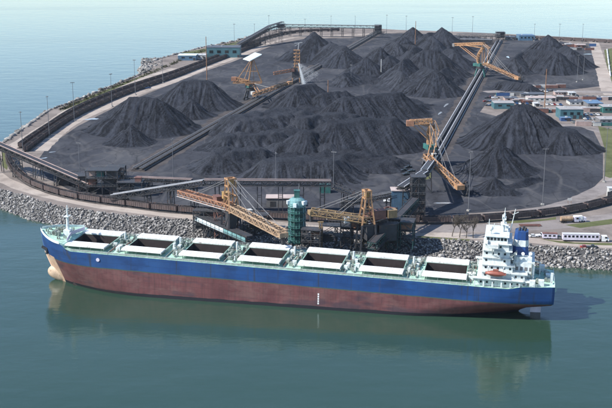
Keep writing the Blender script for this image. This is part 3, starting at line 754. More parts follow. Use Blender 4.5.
for k, (a, b2, hw) in enumerate(tiers):
    nwin = int((b2 - a) / 2.4)
    for sg in (-1, 1):
        for j in range(nwin):
            if rnd.random() < .2: continue
            o = bpy.data.objects.new('window', wp); col.objects.link(o); o.parent = house; o.location = (X_(a + 1.4 + j * 2.4), sg * (hw + .03), z0 + (k + .55) * T)
for sg in (-1, 1):
    for j in range(6):
        o = bpy.data.objects.new('window', wp); col.objects.link(o); o.parent = house; o.location = (X_(196.6 + j * 1.35), sg * 8.03, zb + 1.75); o.scale = (1.3, 1, 1.3)
for j in range(11):
    o = bpy.data.objects.new('window', wp); col.objects.link(o); o.parent = house; o.rotation_euler = (0, 0, math.pi / 2); o.location = (X_(195.67), -7.2 + j * 1.44, zb + 1.75); o.scale = (1.3, 1, 1.3)
mb = MB()                                                        # rails of the open decks
for k, (a, b2, hw) in enumerate(tiers):
    z = z0 + (k + 1) * T
    for sg in (-1, 1):
        y = sg * (hw + .6)
        for hgt in (.5, 1.0): mb.bar((X_(a - .2), y, z + hgt), (X_(b2 + .8), y, z + hgt), .06)
        for s in np.arange(a, b2 + .8, 1.8): mb.bar((X_(s), y, z), (X_(s), y, z + 1.0), .07)
tag(mb.build('deck_rail', 'ship_white', house), kind='stuff')
mb = Each()                                                        # posts under the boat deck overhang
for s in (192.6, 196, 199.5, 203, 206.5, 210): 
    for sg in (-1, 1): mb.box((X_(s), sg * 14.0, ZD + 1.6), (.55, .4, 3.3))
for sg in (-1, 1): MB().box((X_(201.5), sg * 13.6, ZD + 3.45), (20, 2.4, .25)).build('boat_deck', 'ship_white', house)
mb.build('deck_post', 'ship_white', house)
mb = MB()                                                        # outside stairs at the back of the house
for k in range(5):
    z = z0 + (k + 1) * T; sg = 1 if k % 2 else -1
    mb.bar((X_(207 + sg * 1.3), -9, z - T + .1), (X_(207 - sg * 1.3), -9, z + .1), .9, .15); mb.bar((X_(207 + sg * 1.3), -9.4, z - T + 1), (X_(207 - sg * 1.3), -9.4, z + 1), .08)
mb.build('outside_stairs', 'deck_gear', house)
# lifeboats with davits
for sg in (-1, 1):
    bm = bmesh.new(); bmesh.ops.create_uvsphere(bm, u_segments=20, v_segments=12, radius=1)
    for v in bm.verts: v.co = Vector((v.co.x * 4.0 * (1 - .12 * abs(v.co.z)), v.co.y * 1.45, v.co.z * (1.25 if v.co.z < 0 else 1.15)))
    me = bpy.data.meshes.new('lifeboat'); bm.to_mesh(me); bm.free(); me.materials.append(M['boat_orange']); me.polygons.foreach_set('use_smooth', [True] * len(me.polygons))
    o = bpy.data.objects.new('lifeboat', me); col.objects.link(o); o.parent = ship; o.location = (X_(200.5), sg * 13.9, ZD + 5.8)
    mb = MB(); mb.box((0, 0, 1.2), (2.2, 1.5, .8)); mb.box((0, 0, 0), (8.1, 2.95, .22)); mb.build('canopy', 'boat_orange', o)
    mb = MB()
    for s in (197.5, 203.5): mb.bar((X_(s), sg * 12.4, ZD + 3.4), (X_(s), sg * 13.3, ZD + 8.4), .35); mb.bar((X_(s), sg * 13.3, ZD + 8.4), (X_(s), sg * 14.3, ZD + 8.0), .3); mb.bar((X_(s), sg * 14.1, ZD + 8), (X_(s), sg * 14.0, ZD + 7), .08)
    mb.build('davit', 'ship_white', ship)
# top of the bridge: radar mast, dome, antennas
zt = zb + 2.9
mb = MB(); mb.tube((X_(202), 0, zt), (X_(202.4), 0, zt + 7.5), .8, .45, n=10); mb.bar((X_(200.6), 0, zt), (X_(202.2), 0, zt + 5), .3); mb.box((X_(202.2), 0, zt + 3.4), (2.4, 4.4, .2)); mb.box((X_(202.3), 0, zt + 5.6), (1.6, 5.4, .2)); mb.bar((X_(201.6), -2.4, zt + 6.2), (X_(201.6), 2.4, zt + 6.2), .35, .5); mb.tube((X_(202.4), 0, zt + 7.5), (X_(202.4), 0, zt + 10), .14, .08, n=6)
for y in (-2.2, 2.2): mb.tube((X_(202.3), y, zt + 5.6), (X_(202.3), y, zt + 8.2), .1, n=6)
mb.tube((X_(205), 1, zt), (X_(206.5), 1, zt + 9.5), .22, .12, n=6); mb.bar((X_(205.4), 1, zt + 7), (X_(207.8), 1, zt + 8.3), .2)
mb.build('radar_mast', 'ship_white', ship)
bm = bmesh.new(); bmesh.ops.create_uvsphere(bm, u_segments=14, v_segments=10, radius=1.0); me = bpy.data.meshes.new('radar_dome'); bm.to_mesh(me); bm.free(); me.materials.append(M['ship_white']); me.polygons.foreach_set('use_smooth', [True] * len(me.polygons))
o = bpy.data.objects.new('radar_dome', me); col.objects.link(o); o.parent = ship; o.location = (X_(197.4), -5, zt + 2.3)
mb = MB(); mb.tube((X_(197.4), -5, zt - .05), (X_(197.4), -5, zt + 1.6), .35, n=8); mb.build('dome_stand', 'ship_white', o); o.children[0].location = (-X_(197.4), 5, -zt - 2.3)
mb = Each()
for s, y, h_ in ((196.3, 6, 3.2), (198.5, 3.5, 2.2), (198.5, -2, 2.6), (204, -6, 3.0)): mb.tube((X_(s), y, zt - .05), (X_(s), y, zt + h_), .12, n=6)
for y in (-8, 8): mb.bar((X_(195.5), y, zt + 1), (X_(204.5), y, zt + 1), .06); 
for k in range(6): mb.bar((X_(195.5 + k * 1.8), -8, zt), (X_(195.5 + k * 1.8), -8, zt + 1), .06)
mb.box((X_(203), 4, zt + .7), (2.4, 3, 1.4)); mb.build('bridge_top_gear', 'ship_white', ship)
# engine casing and funnel
cas = MB(); cas.box((X_(211.2), 0, ZD + 4.8), (8.6, 15, 9.4)); cas.box((X_(211.2), -4, ZD + 10.2), (6.2, 6, 2.0)); casing = cas.build('engine_casing', 'ship_white', ship)
for k in range(4): MB().box((X_(208.6 + k * 1.8), -7.55, ZD + 6.6), (1.1, .12, 1.5)).build('louvre', 'steel_grey', casing)
for k in range(3): MB().box((X_(208.8 + k * 2.3), -7.55, ZD + 2.2), (1.0, .12, 2.0)).build('casing_door', 'deck_gear', casing)
for k in range(3): MB().tube((X_(207.6 + k * 3), -6.5 + k, ZD + 9.4), (X_(207.6 + k * 3), -6.5 + k, ZD + 12), .5, n=10).tube((X_(207.6 + k * 3), -6.5 + k, ZD + 12), (X_(207.6 + k * 3), -7.5 + k, ZD + 12.6), .7, n=10).build('cowl_vent', 'ship_white', casing)
MB().bar((X_(214.5), -7.7, ZD), (X_(214.5), -7.7, ZD + 9), .35).bar((X_(207.4), -7.75, ZD + 4.6), (X_(215), -7.75, ZD + 4.6), .25).build('service_pipe', 'deck_gear', casing)
def frus(s0, s1, y, z0_, z1, k0, k1, mat, name, par):
    mb = MB(); P = []
    for z, kk in ((z0_, k0), (z1, k1)):
        L = (s1 - s0) / 2 * kk; W = y * kk; c = X_((s0 + s1) / 2)
        for dx, dy in ((-1, -.6), (-.6, -1), (.6, -1), (1, -.6), (1, .6), (.6, 1), (-.6, 1), (-1, .6)): P.append((c + dx * L, dy * W, z))
    mb.add(P, [tuple(range(7, -1, -1)), tuple(range(8, 16))] + [(i, (i + 1) % 8, 8 + (i + 1) % 8, 8 + i) for i in range(8)]); return mb.build(name, mat, par)
fz0, fz1 = ZD + 9.3, zat(ship.matrix_world @ Vector((0, 0, 0)) if False else G(520, 262, 30), 230) if False else ZD + 20.6
fun = frus(206.6, 212.6, 3.6, fz0, fz1, 1.12, .86, 'funnel_blue', 'funnel', ship)
frus(206.6, 212.6, 3.6, ZD + 14.6, ZD + 17.2, 1.02, .97, 'ship_white', 'funnel_band', fun)
mb = MB()
for dx, dy in ((-1, -.8), (.4, .7), (1.2, -.9)): mb.tube((X_(209.5) + dx, dy, fz1 - .5), (X_(209.9) + dx, dy, fz1 + 1.4), .5, n=10)
mb.build('exhaust_pipe', 'steel_dark', fun)
# poop deck gear
for s, y in ((217, -7), (217, 6), (220.5, -4), (220.5, 4)): z = deck_z(s); MB().tube((X_(s), y - 1.6, z + 1), (X_(s), y + 1.6, z + 1), .75, n=12).box((X_(s + .9), y, z + .6), (1.2, 3, 1.2)).build('mooring_winch', 'deck_gear', ship)
mb = Each()
for s, y, h_ in ((218.5, -10, 2.2), (221.5, 0, 1.8), (219, 9, 2.6), (215, -12, 2.4), (222.6, -7, 4.5)): z = deck_z(s); mb.box((X_(s), y, z + h_ / 2 - .02), (1.0 if h_ > 4 else 2.2, 1.0 if h_ > 4 else 2.4, h_))
mb.bar((X_(218), 0, deck_z(218)), (X_(218), 0, deck_z(218) + 6.5), .4); mb.bar((X_(218), 0, deck_z(218) + 6.3), (X_(211), -3, deck_z(218) + 8.3), .35)
mb.build('poop_locker', 'ship_white', ship)
# white draught mark and emblem spots on the side
mb = MB(); 
for k in range(5): mb.box((X_(129.5), -SB - .04, 3.0 + k * 1.0), (.6, .06, .75))
mb.build('draught_mark', 'car_white', hull)
mb = MB(); bmv = []; 
mb.tube((X_(33.2), -half_b(33.2, .9) - .15, 13.6), (X_(33.2), -half_b(33.2, .9) - .3, 13.6), .8, n=16); mb.build('thruster_mark', 'lilac_white', hull)

# ================================================================== TRAINS
CAR = 16.2
def make_car():
    r = empty('coal_car', (0, 0, 0), 'x', 'rail car')
    mb = MB()
    P = lambda x, y, z: (x, y, z)
    L, W, zb_, zt_ = 7.5, 1.5, 1.15, 3.75
    mb.box((0, -W, (zb_ + zt_) / 2), (2 * L, .12, zt_ - zb_)); mb.box((0, W, (zb_ + zt_) / 2), (2 * L, .12, zt_ - zb_))
    mb.box((-L, 0, (zb_ + zt_) / 2), (.12, 2 * W, zt_ - zb_)); mb.box((L, 0, (zb_ + zt_) / 2), (.12, 2 * W, zt_ - zb_)); mb.box((0, 0, zb_), (2 * L, 2 * W, .12))
    for k in range(11):
        x = -L + .4 + k * (2 * L - .8) / 10
        for sg in (-1, 1): mb.box((x, sg * (W + .1), (zb_ + zt_) / 2), (.16, .16, zt_ - zb_))
    for sg in (-1, 1): mb.box((0, sg * (W + .06), zt_), (2 * L + .1, .22, .16))
    mb.box((0, 0, .95), (15.9, .5, .35)); mb.build('body', 'rail_car', r)
    n = 14; mm = MB(); vs_ = []; fs_ = []
    for j in range(5):
        for i in range(n + 1):
            x = -L + .1 + (2 * L - .2) * i / n; y = -W + .1 + (2 * W - .2) * j / 4; e = min(1, (1 - abs(2 * i / n - 1)) * 4); q = 1 - abs(j / 2 - 1)
            vs_.append((x, y, zt_ - .35 + .8 * e * q ** .7 + .12 * math.sin(i * 2.1 + j)))
    for j in range(4):
        for i in range(n): a = j * (n + 1) + i; fs_.append((a, a + 1, a + n + 2, a + n + 1))
    mm.add(vs_, fs_); mm.build('coal_load', 'coal_load', r)
    for sx in (-1, 1):
        bg_ = MB(); bg_.box((sx * 5.6, -.95, .55), (2.6, .2, .4)); bg_.box((sx * 5.6, .95, .55), (2.6, .2, .4)); bg_.box((sx * 5.6, 0, .7), (.5, 2, .3))
        for dx in (-.85, .85):
            for y in (-.75, .75): bg_.tube((sx * 5.6 + dx, y - .07, .46), (sx * 5.6 + dx, y + .07, .46), .45, n=10)
        bg_.build('bogie', 'steel_dark', r)
    return r
car0 = make_car(); car_used = [False]
def track(px, name='railway_track', w=4.2):
    pts = gp_list(px); ribbon(name, pts, w, ZL + .05, 'ballast', edge=.5)
    c = spline(pts, 6); mb = MB()
    for sg in (-.72, .72):
        q = []
        for i, p in enumerate(c):
            d = c[min(i + 1, len(c) - 1)] - c[max(i - 1, 0)]; a = Vector((-d.y, d.x, 0)).normalized(); q.append(p + a * sg)
        for a, b2 in zip(q[:-1], q[1:]): mb.bar(Vector((a.x, a.y, ZL + .14)), Vector((b2.x, b2.y, ZL + .14)), .09, .15)
    tag(mb.build('rails', 'rail_steel'), kind='structure')
    return pts
def train(pts, label, group, skip=(), start=0, stop=None):
    c = spline(pts, CAR); k = 0
    for i in range(start, min(stop or 999, len(c) - 1)):
        if i in skip: continue
        a, b2 = c[i], c[i + 1]; m_ = (a + b2) / 2
        o = car0 if not car_used[0] else copy_tree(car0)
        car_used[0] = True; o.location = (m_.x, m_.y, ZL + .2); o.rotation_euler = (0, 0, math.atan2(b2.y - a.y, b2.x - a.x)); tag(o, label, 'rail car', group)
sp = [(8.5, 151), (8.5, 158), (11, 166), (18, 175.5), (29, 184), (41, 189.5), (56, 194.5), (74, 199), (94, 202.5), (125, 206.5), (159, 211), (200, 214.5), (260, 218.5), (330, 222), (400, 223.5), (450, 223.5), (485, 222), (511, 220), (538, 217.5), (561, 214.5), (583, 210.5), (603, 205.5), (625, 200)]
train(track(sp), 'loaded brown coal car in the train running behind the moored ship', 'coal cars of the shore train')
wp_ = [(20, 148.5), (30, 141), (47, 129.5), (75, 111.5), (112, 95), (145, 83.5), (173, 74.5), (200, 64.5), (228, 53.5), (252, 44), (275, 36.5), (300, 32.5), (340, 31)]
train(track(wp_), 'loaded dark coal car on the outer track of the western curve', 'coal cars of the western train')
wp2 = [(25, 152), (47, 135.5), (75, 117), (112, 99.5), (145, 87.3), (173, 77.8), (203, 66.3), (232, 55.2), (262, 43.5)]
train(track(wp2), 'loaded dark coal car on the inner track of the western curve', 'coal cars of the inner western train')
fp = [(505, 38), (540, 39.2), (575, 41), (612, 43), (660, 45.5)]
train(track(fp), 'dark coal car in the far train behind the wide coal mountain', 'coal cars of the far train')

# ================================================================== CONVEYORS
def legs_at(mb, p, w, z0, d, r=.35, spread=1.25):
    a = Vector((-d.y, d.x, 0)).normalized(); hgt = p.z - z0
    for sg in (-1, 1): mb.bar(Vector((p.x, p.y, z0 - .2)) + a * sg * w / 2 * spread, p + a * sg * w / 2, r)
    if hgt > 4:
        n = max(1, int(hgt / 6))
        for k in range(n):
            f0, f1 = k / n, (k + 1) / n; q = lambda f, sg: Vector((p.x, p.y, z0 + hgt * f)) + a * sg * w / 2 * (spread + (1 - spread) * f)
            mb.bar(q(f0, -1), q(f1, 1), r * .6); mb.bar(q(f1, -1), q(f1, 1), r * .6)
def gallery(label, p, q, w=4.0, h=3.0, panels=None, mats=('steel_dark', 'belt', 'steel_grey', 'steel_dark'), legs=4, z0=ZL, roof=True, name='conveyor_gallery', group=None, leg_end=True):
    """raised belt conveyor: truss sides, belt, roof or rail line, trestle legs"""
    p = Vector(p); q = Vector(q); base = Vector((p.x, p.y, z0)); r = empty(name, base, label, 'conveyor', group); lp, lq = p - base, q - base
    L = (q - p).length; n = panels or max(3, int(L / h / 1.1)); d = (lq - lp).normalized()
    MB().truss(lp, lq, w, h, n, .26).build('truss', mats[0], r)
    up = Vector((0, 0, 1)); MB().bar(lp + up * .35, lq + up * .35, w * .55, .3).build('belt', mats[1], r)
    a = d.cross(up).normalized()
    if roof:
        rf_ = MB().bar(lp + up * (h + .25), lq + up * (h + .25), w * .8, .22).build('roof', 'steel_dark', r)
        for sg in (-1, 1): MB().bar(lp + up * (h + .42) + a * sg * w * .42, lq + up * (h + .42) + a * sg * w * .42, .4, .3).build('edge_rail', mats[2], rf_)
    wk = MB()
    for sg in (-1, 1): wk.bar(lp + a * sg * (w / 2 + .6) + up * .1, lq + a * sg * (w / 2 + .6) + up * .1, 1.0, .12); wk.bar(lp + a * sg * (w / 2 + 1.05) + up * 1.1, lq + a * sg * (w / 2 + 1.05) + up * 1.1, .12)
    wk.build('walkway', 'steel_dark', r)
    for k in range(legs):
        f = (k + .5) / legs; pp = lp.lerp(lq, f)
        if pp.z > 1.0: lg = MB(); legs_at(lg, pp, w, 0, d, .4); legs_at(lg, pp + d * 2.2, w, 0, d, .4); [lg.bar(pp + a * sg * w * .55 - up * pp.z * .4, pp + d * 2.2 + a * sg * w * .55 - up * pp.z * .4, .3) for sg in (-1, 1)]; lg.bar(pp - up * .3 - a * w * .5, pp - up * .3 + a * w * .5, .3); lg.bar(pp + d * 2.2 - up * .3 - a * w * .5, pp + d * 2.2 - up * .3 + a * w * .5, .3); lg.build('trestle', mats[3], r)
    return r
gallery('brown-railed conveyor bridge sloping down across the western rail curve', G(-14, 142, 24), G(91, 188, 8.5), 5, 2.6, mats=('steel_dark', 'belt', 'pinkish', 'steel_dark'), legs=5)
gallery('pale-railed conveyor rising from the transfer frames to the gallery bend', G(112, 199.5, 9), G(204, 185.2, 21), 3.6, 2.6, mats=('steel_dark', 'belt', 'belt_cover', 'steel_dark'), legs=4)
gallery('level conveyor gallery running behind the teal tower', G(204.4, 185.2, 21), G(331, 186, 20), 3.8, 2.8, mats=('steel_dark', 'belt', 'pinkish', 'steel_dark'), legs=6)
gallery('low pale conveyor in front of the worked-over coal terrace', G(121, 180, 9.5), G(192, 183, 9.5), 3.4, 2.0, mats=('steel_dark', 'belt', 'pinkish', 'steel_dark'), legs=4)
gallery('dark conveyor dropping from the teal box toward the right shiploader', G(333, 188, 19), G(372, 203, 13), 3.2, 2.6, mats=('steel_dark', 'belt', 'steel_dark', 'steel_dark'), legs=2, roof=False)
gallery('dark conveyor climbing from the right shiploader to the blue house', G(340, 207, 9), G(396, 196, 15), 3.2, 2.4, mats=('steel_dark', 'belt', 'steel_grey', 'steel_dark'), legs=3)
gallery('dark green trestle conveyor sloping up from the wharf to the transfer tower', G(372, 249, 9), G(415, 204, 17), 4.2, 3.0, mats=('teal_dark', 'belt', 'steel_dark', 'steel_dark'), legs=4, z0=-1)
tb = G(325, 192); r = empty('transfer_box', tb, 'teal transfer box on legs at the end of the level gallery', 'transfer house')
MB().box((0, 0, zat(tb, 188.5) - ZL), (6.2, 6, 4.4)).build('housing', 'teal', r); lg = MB()
for x in (-2.6, 2.6):
    for y in (-2.5, 2.5): lg.bar((x, y, -.2), (x, y, zat(tb, 190) - ZL), .4)
    lg.bar((x, -2.5, 1), (x, 2.5, 9), .25)
lg.bar((-2.6, -2.5, 1), (2.6, -2.5, 9), .25); lg.build('leg_frame', 'steel_dark', r)

for q_ in ([(136, 172), (260, 98), (381, 31)], [(432, 162), (468, 97), (500, 40)]): ribbon('conveyor_berm', gp_list(q_), 19, ZL + .03, 'ballast', edge=3)
def yard_conveyor(label, a, b2, wid, nb, hood='belt_cover'):
    p, q = G(*a), G(*b2); r = empty('yard_conveyor', p, label, 'conveyor'); d = (q - p); L = d.length; r.rotation_euler = (0, 0, math.atan2(d.y, d.x))
    MB().box((L / 2, 0, .35), (L, wid, .7)).build('bed', 'ballast', r)
    for k in range(nb):
        y = (k - (nb - 1) / 2) * wid * .52
        f = MB(); f.box((L / 2, y, 1.9), (L, 1.9, .25))
        for x in np.arange(3, L, 9): f.box((x, y - .8, 1.25), (.25, .25, 1.2)); f.box((x, y + .8, 1.25), (.25, .25, 1.2))
        bt = f.build('belt', 'belt', r)
        MB().box((L / 2, y + 1.2, 2.05), (L, .5, .35)).build('belt_hood', hood, bt); 
    rl = MB()
    for y in (-wid / 2 + .35, wid / 2 - .35): rl.box((L / 2, y, .82), (L, .3, .22))
    rl.build('machine_rail', hood, r)
yard_conveyor('long western yard conveyor passing the pale-roofed stacker', (138, 171), (379, 32), 9, 2, 'steel_grey')
yard_conveyor('long eastern yard conveyor leading to the far stacker', (433, 160), (499.5, 41), 9, 2)

# transfer frames west of the shore train
def frame_tower(label, c, sx, sy, h, nl_, mats, boxes, name='transfer_station', rz=0.0, zb_=ZL, cat='transfer station'):
    r = empty(name, Vector((c.x, c.y, zb_)), label, cat, rz=rz); f = MB()
    for x in (-sx / 2, 0, sx / 2):
        for y in (-sy / 2, sy / 2):
            f.bar((x, y, -.2), (x, y, h), .45)
    for k in range(1, nl_ + 1):
        z = h * k / nl_; z0_ = h * (k - 1) / nl_
        for y in (-sy / 2, sy / 2):
            f.bar((-sx / 2, y, z), (sx / 2, y, z), .35); f.bar((-sx / 2, y, z0_), (0, y, z), .25); f.bar((0, y, z), (sx / 2, y, z0_), .25)
        for x in (-sx / 2, 0, sx / 2): f.bar((x, -sy / 2, z), (x, sy / 2, z), .3); f.bar((x, -sy / 2, z0_ if k % 2 else z), (x, sy / 2, z if k % 2 else z0_), .22)
    f.build('steel_frame', mats[0], r)
    for k in range(1, nl_ + 1):
        z = h * k / nl_; MB().box((0, 0, z + .12), (sx + .8, sy + .8, .14)).build('platform', 'steel_dark', r)
    for (x, y, z, a, b2, c2, mt) in boxes: MB().box((x, y, z), (a, b2, c2)).box((x, y, z + c2 / 2 + .06), (a + .4, b2 + .4, .14)).build('housing', mt, r)
    rl = MB()
    for k in range(1, nl_ + 1):
        z = h * k / nl_ + .2
        for y in (-sy / 2 - .35, sy / 2 + .35): rl.bar((-sx / 2, y, z + 1), (sx / 2, y, z + 1), .09); [rl.bar((x, y, z), (x, y, z + 1), .08) for x in np.arange(-sx / 2, sx / 2 + .1, 1.6)]
    tag(rl.build('handrail', 'steel_grey', r), kind='stuff')
    return r
c = G(104, 193); frame_tower('dark steel transfer frames full of chutes by the western train', c, 18, 9, 14, 3, ('steel_dark', 'steel_grey'), [(-6, 0, 7, 4, 5, 3.4, 'rust_red'), (-1, -1, 12, 4, 5, 3, 'teal'), (5, 0, 12, 5, 5, 3.5, 'steel_dark'), (3, 0, 6.5, 5, 6, 3.5, 'steel_dark'), (-6, 1, 11.6, 3.4, 4, 2.6, 'pinkish'), (6.5, -2, 2, 5, 4, 4, 'steel_dark')])
c = G(131, 195); frame_tower('low dark transfer hopper frame beside the pale rising conveyor', c, 14, 8, 8, 2, ('steel_dark', 'steel_dark'), [(-2, 0, 4.6, 7, 6, 3.6, 'steel_dark'), (4.6, 0, 9.2, 3.4, 4, 2.4, 'rust_red')])
c = G(117, 186); frame_tower('dark chute tower behind the transfer frames', c, 10, 8, 12, 3, ('steel_dark', 'steel_dark'), [(0, 0, 5, 8, 6, 7, 'steel_dark'), (0, 0, 10.6, 6, 5, 2.6, 'rust_red')])
c = G(88, 190); frame_tower('dark crusher house beside the transfer frames', c, 9, 8, 9, 2, ('steel_dark', 'steel_dark'), [(0, 0, 4.5, 8, 7, 8, 'steel_dark')])
c = G(70, 184); frame_tower('dark drive house under the brown-railed conveyor bridge', c, 13, 8, 6, 1, ('steel_dark', 'steel_dark'), [(0, 0, 3, 12, 7.4, 5.4, 'steel_dark')])
c = G(417, 219); ht = zat(c, 176) - ZL
frame_tower('tall dark braced transfer tower beside the blue house', c, 7.2, 7, ht, 5, ('steel_dark', 'steel_dark'), [(0, 0, ht * .30, 6.4, 6.2, ht * .55, 'steel_dark'), (0, 0, ht * .78, 6.4, 6.2, ht * .32, 'steel_dark')], name='transfer_tower', cat='tower')
# blue house
c = G(400.5, 213.5); hh_ = zat(c, 191) - ZL; r = empty('blue_transfer_house', c, 'blue-grey clad transfer house with pale roof beside the dark tower', 'building')
MB().box((0, 4, hh_ / 2 + .5), (9.6, 8, hh_ - 1)).build('wall', 'blue_clad', r); MB().box((0, 4, hh_ + .15), (10.4, 8.8, .35)).build('roof', 'roof_pink', r)
rb = MB()
for k in range(12): rb.box((-4.6 + k * .84, -.04, hh_ / 2 + .5), (.12, .1, hh_ - 1.2))
rb.build('cladding_rib', 'blue_clad', r); lg = MB(); [lg.box((x, y, .4), (.5, .5, 1.2)) for x in (-4, 4) for y in (.8, 7)]; lg.build('footing', 'concrete', r)
MB().box((-2.4, -.06, 2.2), (1.4, .12, 2.4)).build('door', 'steel_dark', r)
gallery('short twin conveyor climbing from the blue house past the dark tower', G(401, 190, 21), G(425, 174, 24), 4.4, 1.6, mats=('steel_dark', 'belt', 'belt_cover', 'steel_dark'), legs=2)
gallery('conveyor feeding the eastern yard line from the dark tower', G(424, 173.5, 24), G(436, 157, 9), 4.2, 1.8, mats=('steel_dark', 'belt', 'belt_cover', 'steel_dark'), legs=2)

# ------------------------------------------------------------------ stacker-reclaimers
def stacker(label, base, S, T, Cw, top, col_='orange', wheel=True, pale=None, panel=None):
    b = G(*base); r = empty('stacker_reclaimer', b, label, 'stacker'); lo = lambda p: Vector(p) - b
    S, T, Cw, top = lo(S), lo(T), lo(Cw), lo(top); d = Vector((T.x - S.x, T.y - S.y, 0)).normalized(); a = Vector((-d.y, d.x, 0)); up = Vector((0, 0, 1))
    ry = RAILDIR; ra = Vector((-ry.y, ry.x, 0))
    pb = MB()
    for sx in (-1, 1):
        for sy in (-1, 1):
            f = ra * sx * 5 + ry * sy * 5.5; pb.bar(f + up * 1.2, f * .62 + up * 8.6, 1.0); pb.bar(f - ry * 2 + up * .9, f + ry * 2 + up * .9, .9, 1.0)
        pb.bar(ra * sx * 5 - ry * 7 + up * 1.9, ra * sx * 5 + ry * 7 + up * 1.9, .8)
    pb.build('portal', 'teal' if pale else 'steel_dark', r)
    MB().tube(up * 8.4, up * 10.2, 4.6, n=20).tube(up * 10.2, up * 10.8, 3.8, n=20).build('slew_ring', 'steel_dark', r)
    mb = MB(); mb.box(up * 12.2 - d * 3, (9, 6, 3.2) if not panel else (4, 4, 2), rz=math.atan2(d.y, d.x)); mb.build('machinery_house', 'teal', r)
    # curved column
    mb = MB(); pr_ = None
    for k in range(9):
        f = k / 8; p = up * (10.5 + (top.z - 10.5) * f * .82) - d * (4.2 * math.sin(math.pi * f)) + Vector((top.x, top.y, 0)) * f ** 2
        if pr_ is not None:
            for sg in (-1, 1): mb.bar(pr_ + a * sg * 1.5, p + a * sg * 1.5, 1.25, 1.35)
            mb.bar(p - a * 1.6, p + a * 1.6, .7)
        pr_ = p
    mb.build('column', col_, r); head = pr_
    # boom with belt
    L = (T - S).length; bo = MB().truss(S, T, 3.6, 2.6, max(5, int(L / 4.2)), .42).build('boom', col_, r)
    MB().bar(S + up * .9, T + up * .9, 1.9, .3).build('boom_belt', 'belt', bo)
    wk = MB().bar(S + a * 2.5 + up * .2, T + a * 2.5 + up * .2, 1.2, .15).bar(S - a * 2.5 + up * .2, T - a * 2.5 + up * .2, 1.2, .15); wk.build('boom_walkway', 'steel_grey', bo)
    hd = MB(); hd.box(T + up * 1.4 + d * .5, (5, 4.6, 2.6), rz=math.atan2(d.y, d.x)); hd.build('boom_head', col_, bo)
    if wheel:
        wc = T + a * 3.6 + up * .4 + d * 1.0; mw = MB(); n = 20; rad = 3.6
        for k in range(n):
            t0, t1 = 2 * math.pi * k / n, 2 * math.pi * (k + 1) / n
            mw.bar(wc + d * math.cos(t0) * rad + up * math.sin(t0) * rad, wc + d * math.cos(t1) * rad + up * math.sin(t1) * rad, .9, .5)
            if k % 2 == 0: mw.bar(wc, wc + d * math.cos(t0) * rad + up * math.sin(t0) * rad, .3); mw.box(wc + (d * math.cos(t0) + up * math.sin(t0)) * (rad + .5), (1.1, 1.1, 1.1), rz=math.atan2(d.y, d.x))
        mw.tube(wc - a * .8, wc + a * .8, 1.0, n=12); mw.build('bucket_wheel', 'steel_dark', r)
    # top frame and counterweight arm
    ar = MB(); ar.truss(top - up * 1.2, Cw, 3.2, 2.4, max(4, int((Cw - top).length / 4.5)), .5); ar.build('counterweight_arm', col_, r)
    fr_ = MB()
    for sg in (-1, 1):
        o_ = a * sg * 1.9
        fr_.bar(head + o_, top + o_, .8); fr_.bar(up * 13 + d * 3.5 + o_, top + o_, .65); fr_.bar(top + o_, top + d * 8 - up * 4.5 + o_, .6); fr_.bar(top + d * 8 - up * 4.5 + o_, S.lerp(T, .12) + o_ * .9 + up * 2.6, .55)
        fr_.bar(head + o_, Cw.lerp(top, .35) + o_, .6); fr_.bar(up * 17 - d * 2 + o_, Cw.lerp(top, .2) + o_ - up * .4, .5)
    for p in (top, top + d * 8 - up * 4.5, head): fr_.bar(p - a * 1.9, p + a * 1.9, .6)
    fr_.build('mast_frame', col_, r)
    MB().box(Cw + up * .6, (4.6, 4.4, 3.4), rz=math.atan2(Cw.y - top.y, Cw.x - top.x)).build('counterweight', 'orange_dark' if not pale else 'steel_grey', r)
    st_ = MB()
    for sg in (-1, 1):
        for f in (.45, .82): st_.tube(top + a * sg * 1.7, S.lerp(T, f) + a * sg * 1.7 + up * 2.6, .14, n=6)
    st_.build('stay', 'steel_grey', r)
    cb = MB(); cb.box(S + d * 3 + a * 4.0 + up * 2.0, (3, 2.6, 2.8), rz=math.atan2(d.y, d.x)); cab = cb.build('operator_cab', 'white_wall', r)
    MB().box(S + d * 4.55 + a * 4.0 + up * 2.4, (.12, 2.2, 1.4), rz=math.atan2(d.y, d.x)).build('cab_window', 'glass', cab)
    if panel:
        P = [lo(G(*p)) for p in panel]; mp = MB(); mp.add([p for p in P] + [p - up * .6 for p in P], [(0, 1, 2, 3), (7, 6, 5, 4), (0, 4, 5, 1), (1, 5, 6, 2), (2, 6, 7, 3), (3, 7, 4, 0)]); mp.build('roof_panel', 'pale_panel', r)
        mm = MB(); cen = (P[0] + P[1] + P[2] + P[3]) / 4 - up * .5
        for p in P: mm.bar(p - up * .5, cen - up * 3, .35)
        ex = Vector((1, 0, 0)); ey = Vector((0, 1, 0)); ft = head + up * .6
        for sgx in (-1, 1):
            for sgy in (-1, 1): mm.bar(cen - up * .4, ft + ex * sgx * 12 + ey * sgy * 4, .5)
            mm.bar(ft + ex * sgx * 12 - ey * 4, ft + ex * sgx * 12 + ey * 4, .5)
            mm.bar(cen - up * .4, ft + ex * sgx * 5, .4)
        for sgy in (-1, 1): mm.bar(ft - ex * 14 + ey * sgy * 4, ft + ex * 12 + ey * sgy * 4, .9); mm.bar(cen.lerp(ft, .55) - ex * 6.2 + ey * sgy * 2, cen.lerp(ft, .55) + ex * 6.2 + ey * sgy * 2, .35)
        mm.bar(ft - ey * 4, ft + ey * 4, .9)
        mm.bar(cen, ft, .9); mm.build('pyramid_frame', col_, r)
    return r
RAILDIR = (G(499.5, 41) - G(433, 160)).normalized()
b1 = G(431, 166)
stacker('orange bucket-wheel reclaimer with boom over the coal cones near the blue house', (431, 166), G(426, 158, 17), G(459, 189, 10), G(410, 124, 33), Vector((b1.x, b1.y + 2, zat((b1.x, b1.y + 2), 121))))
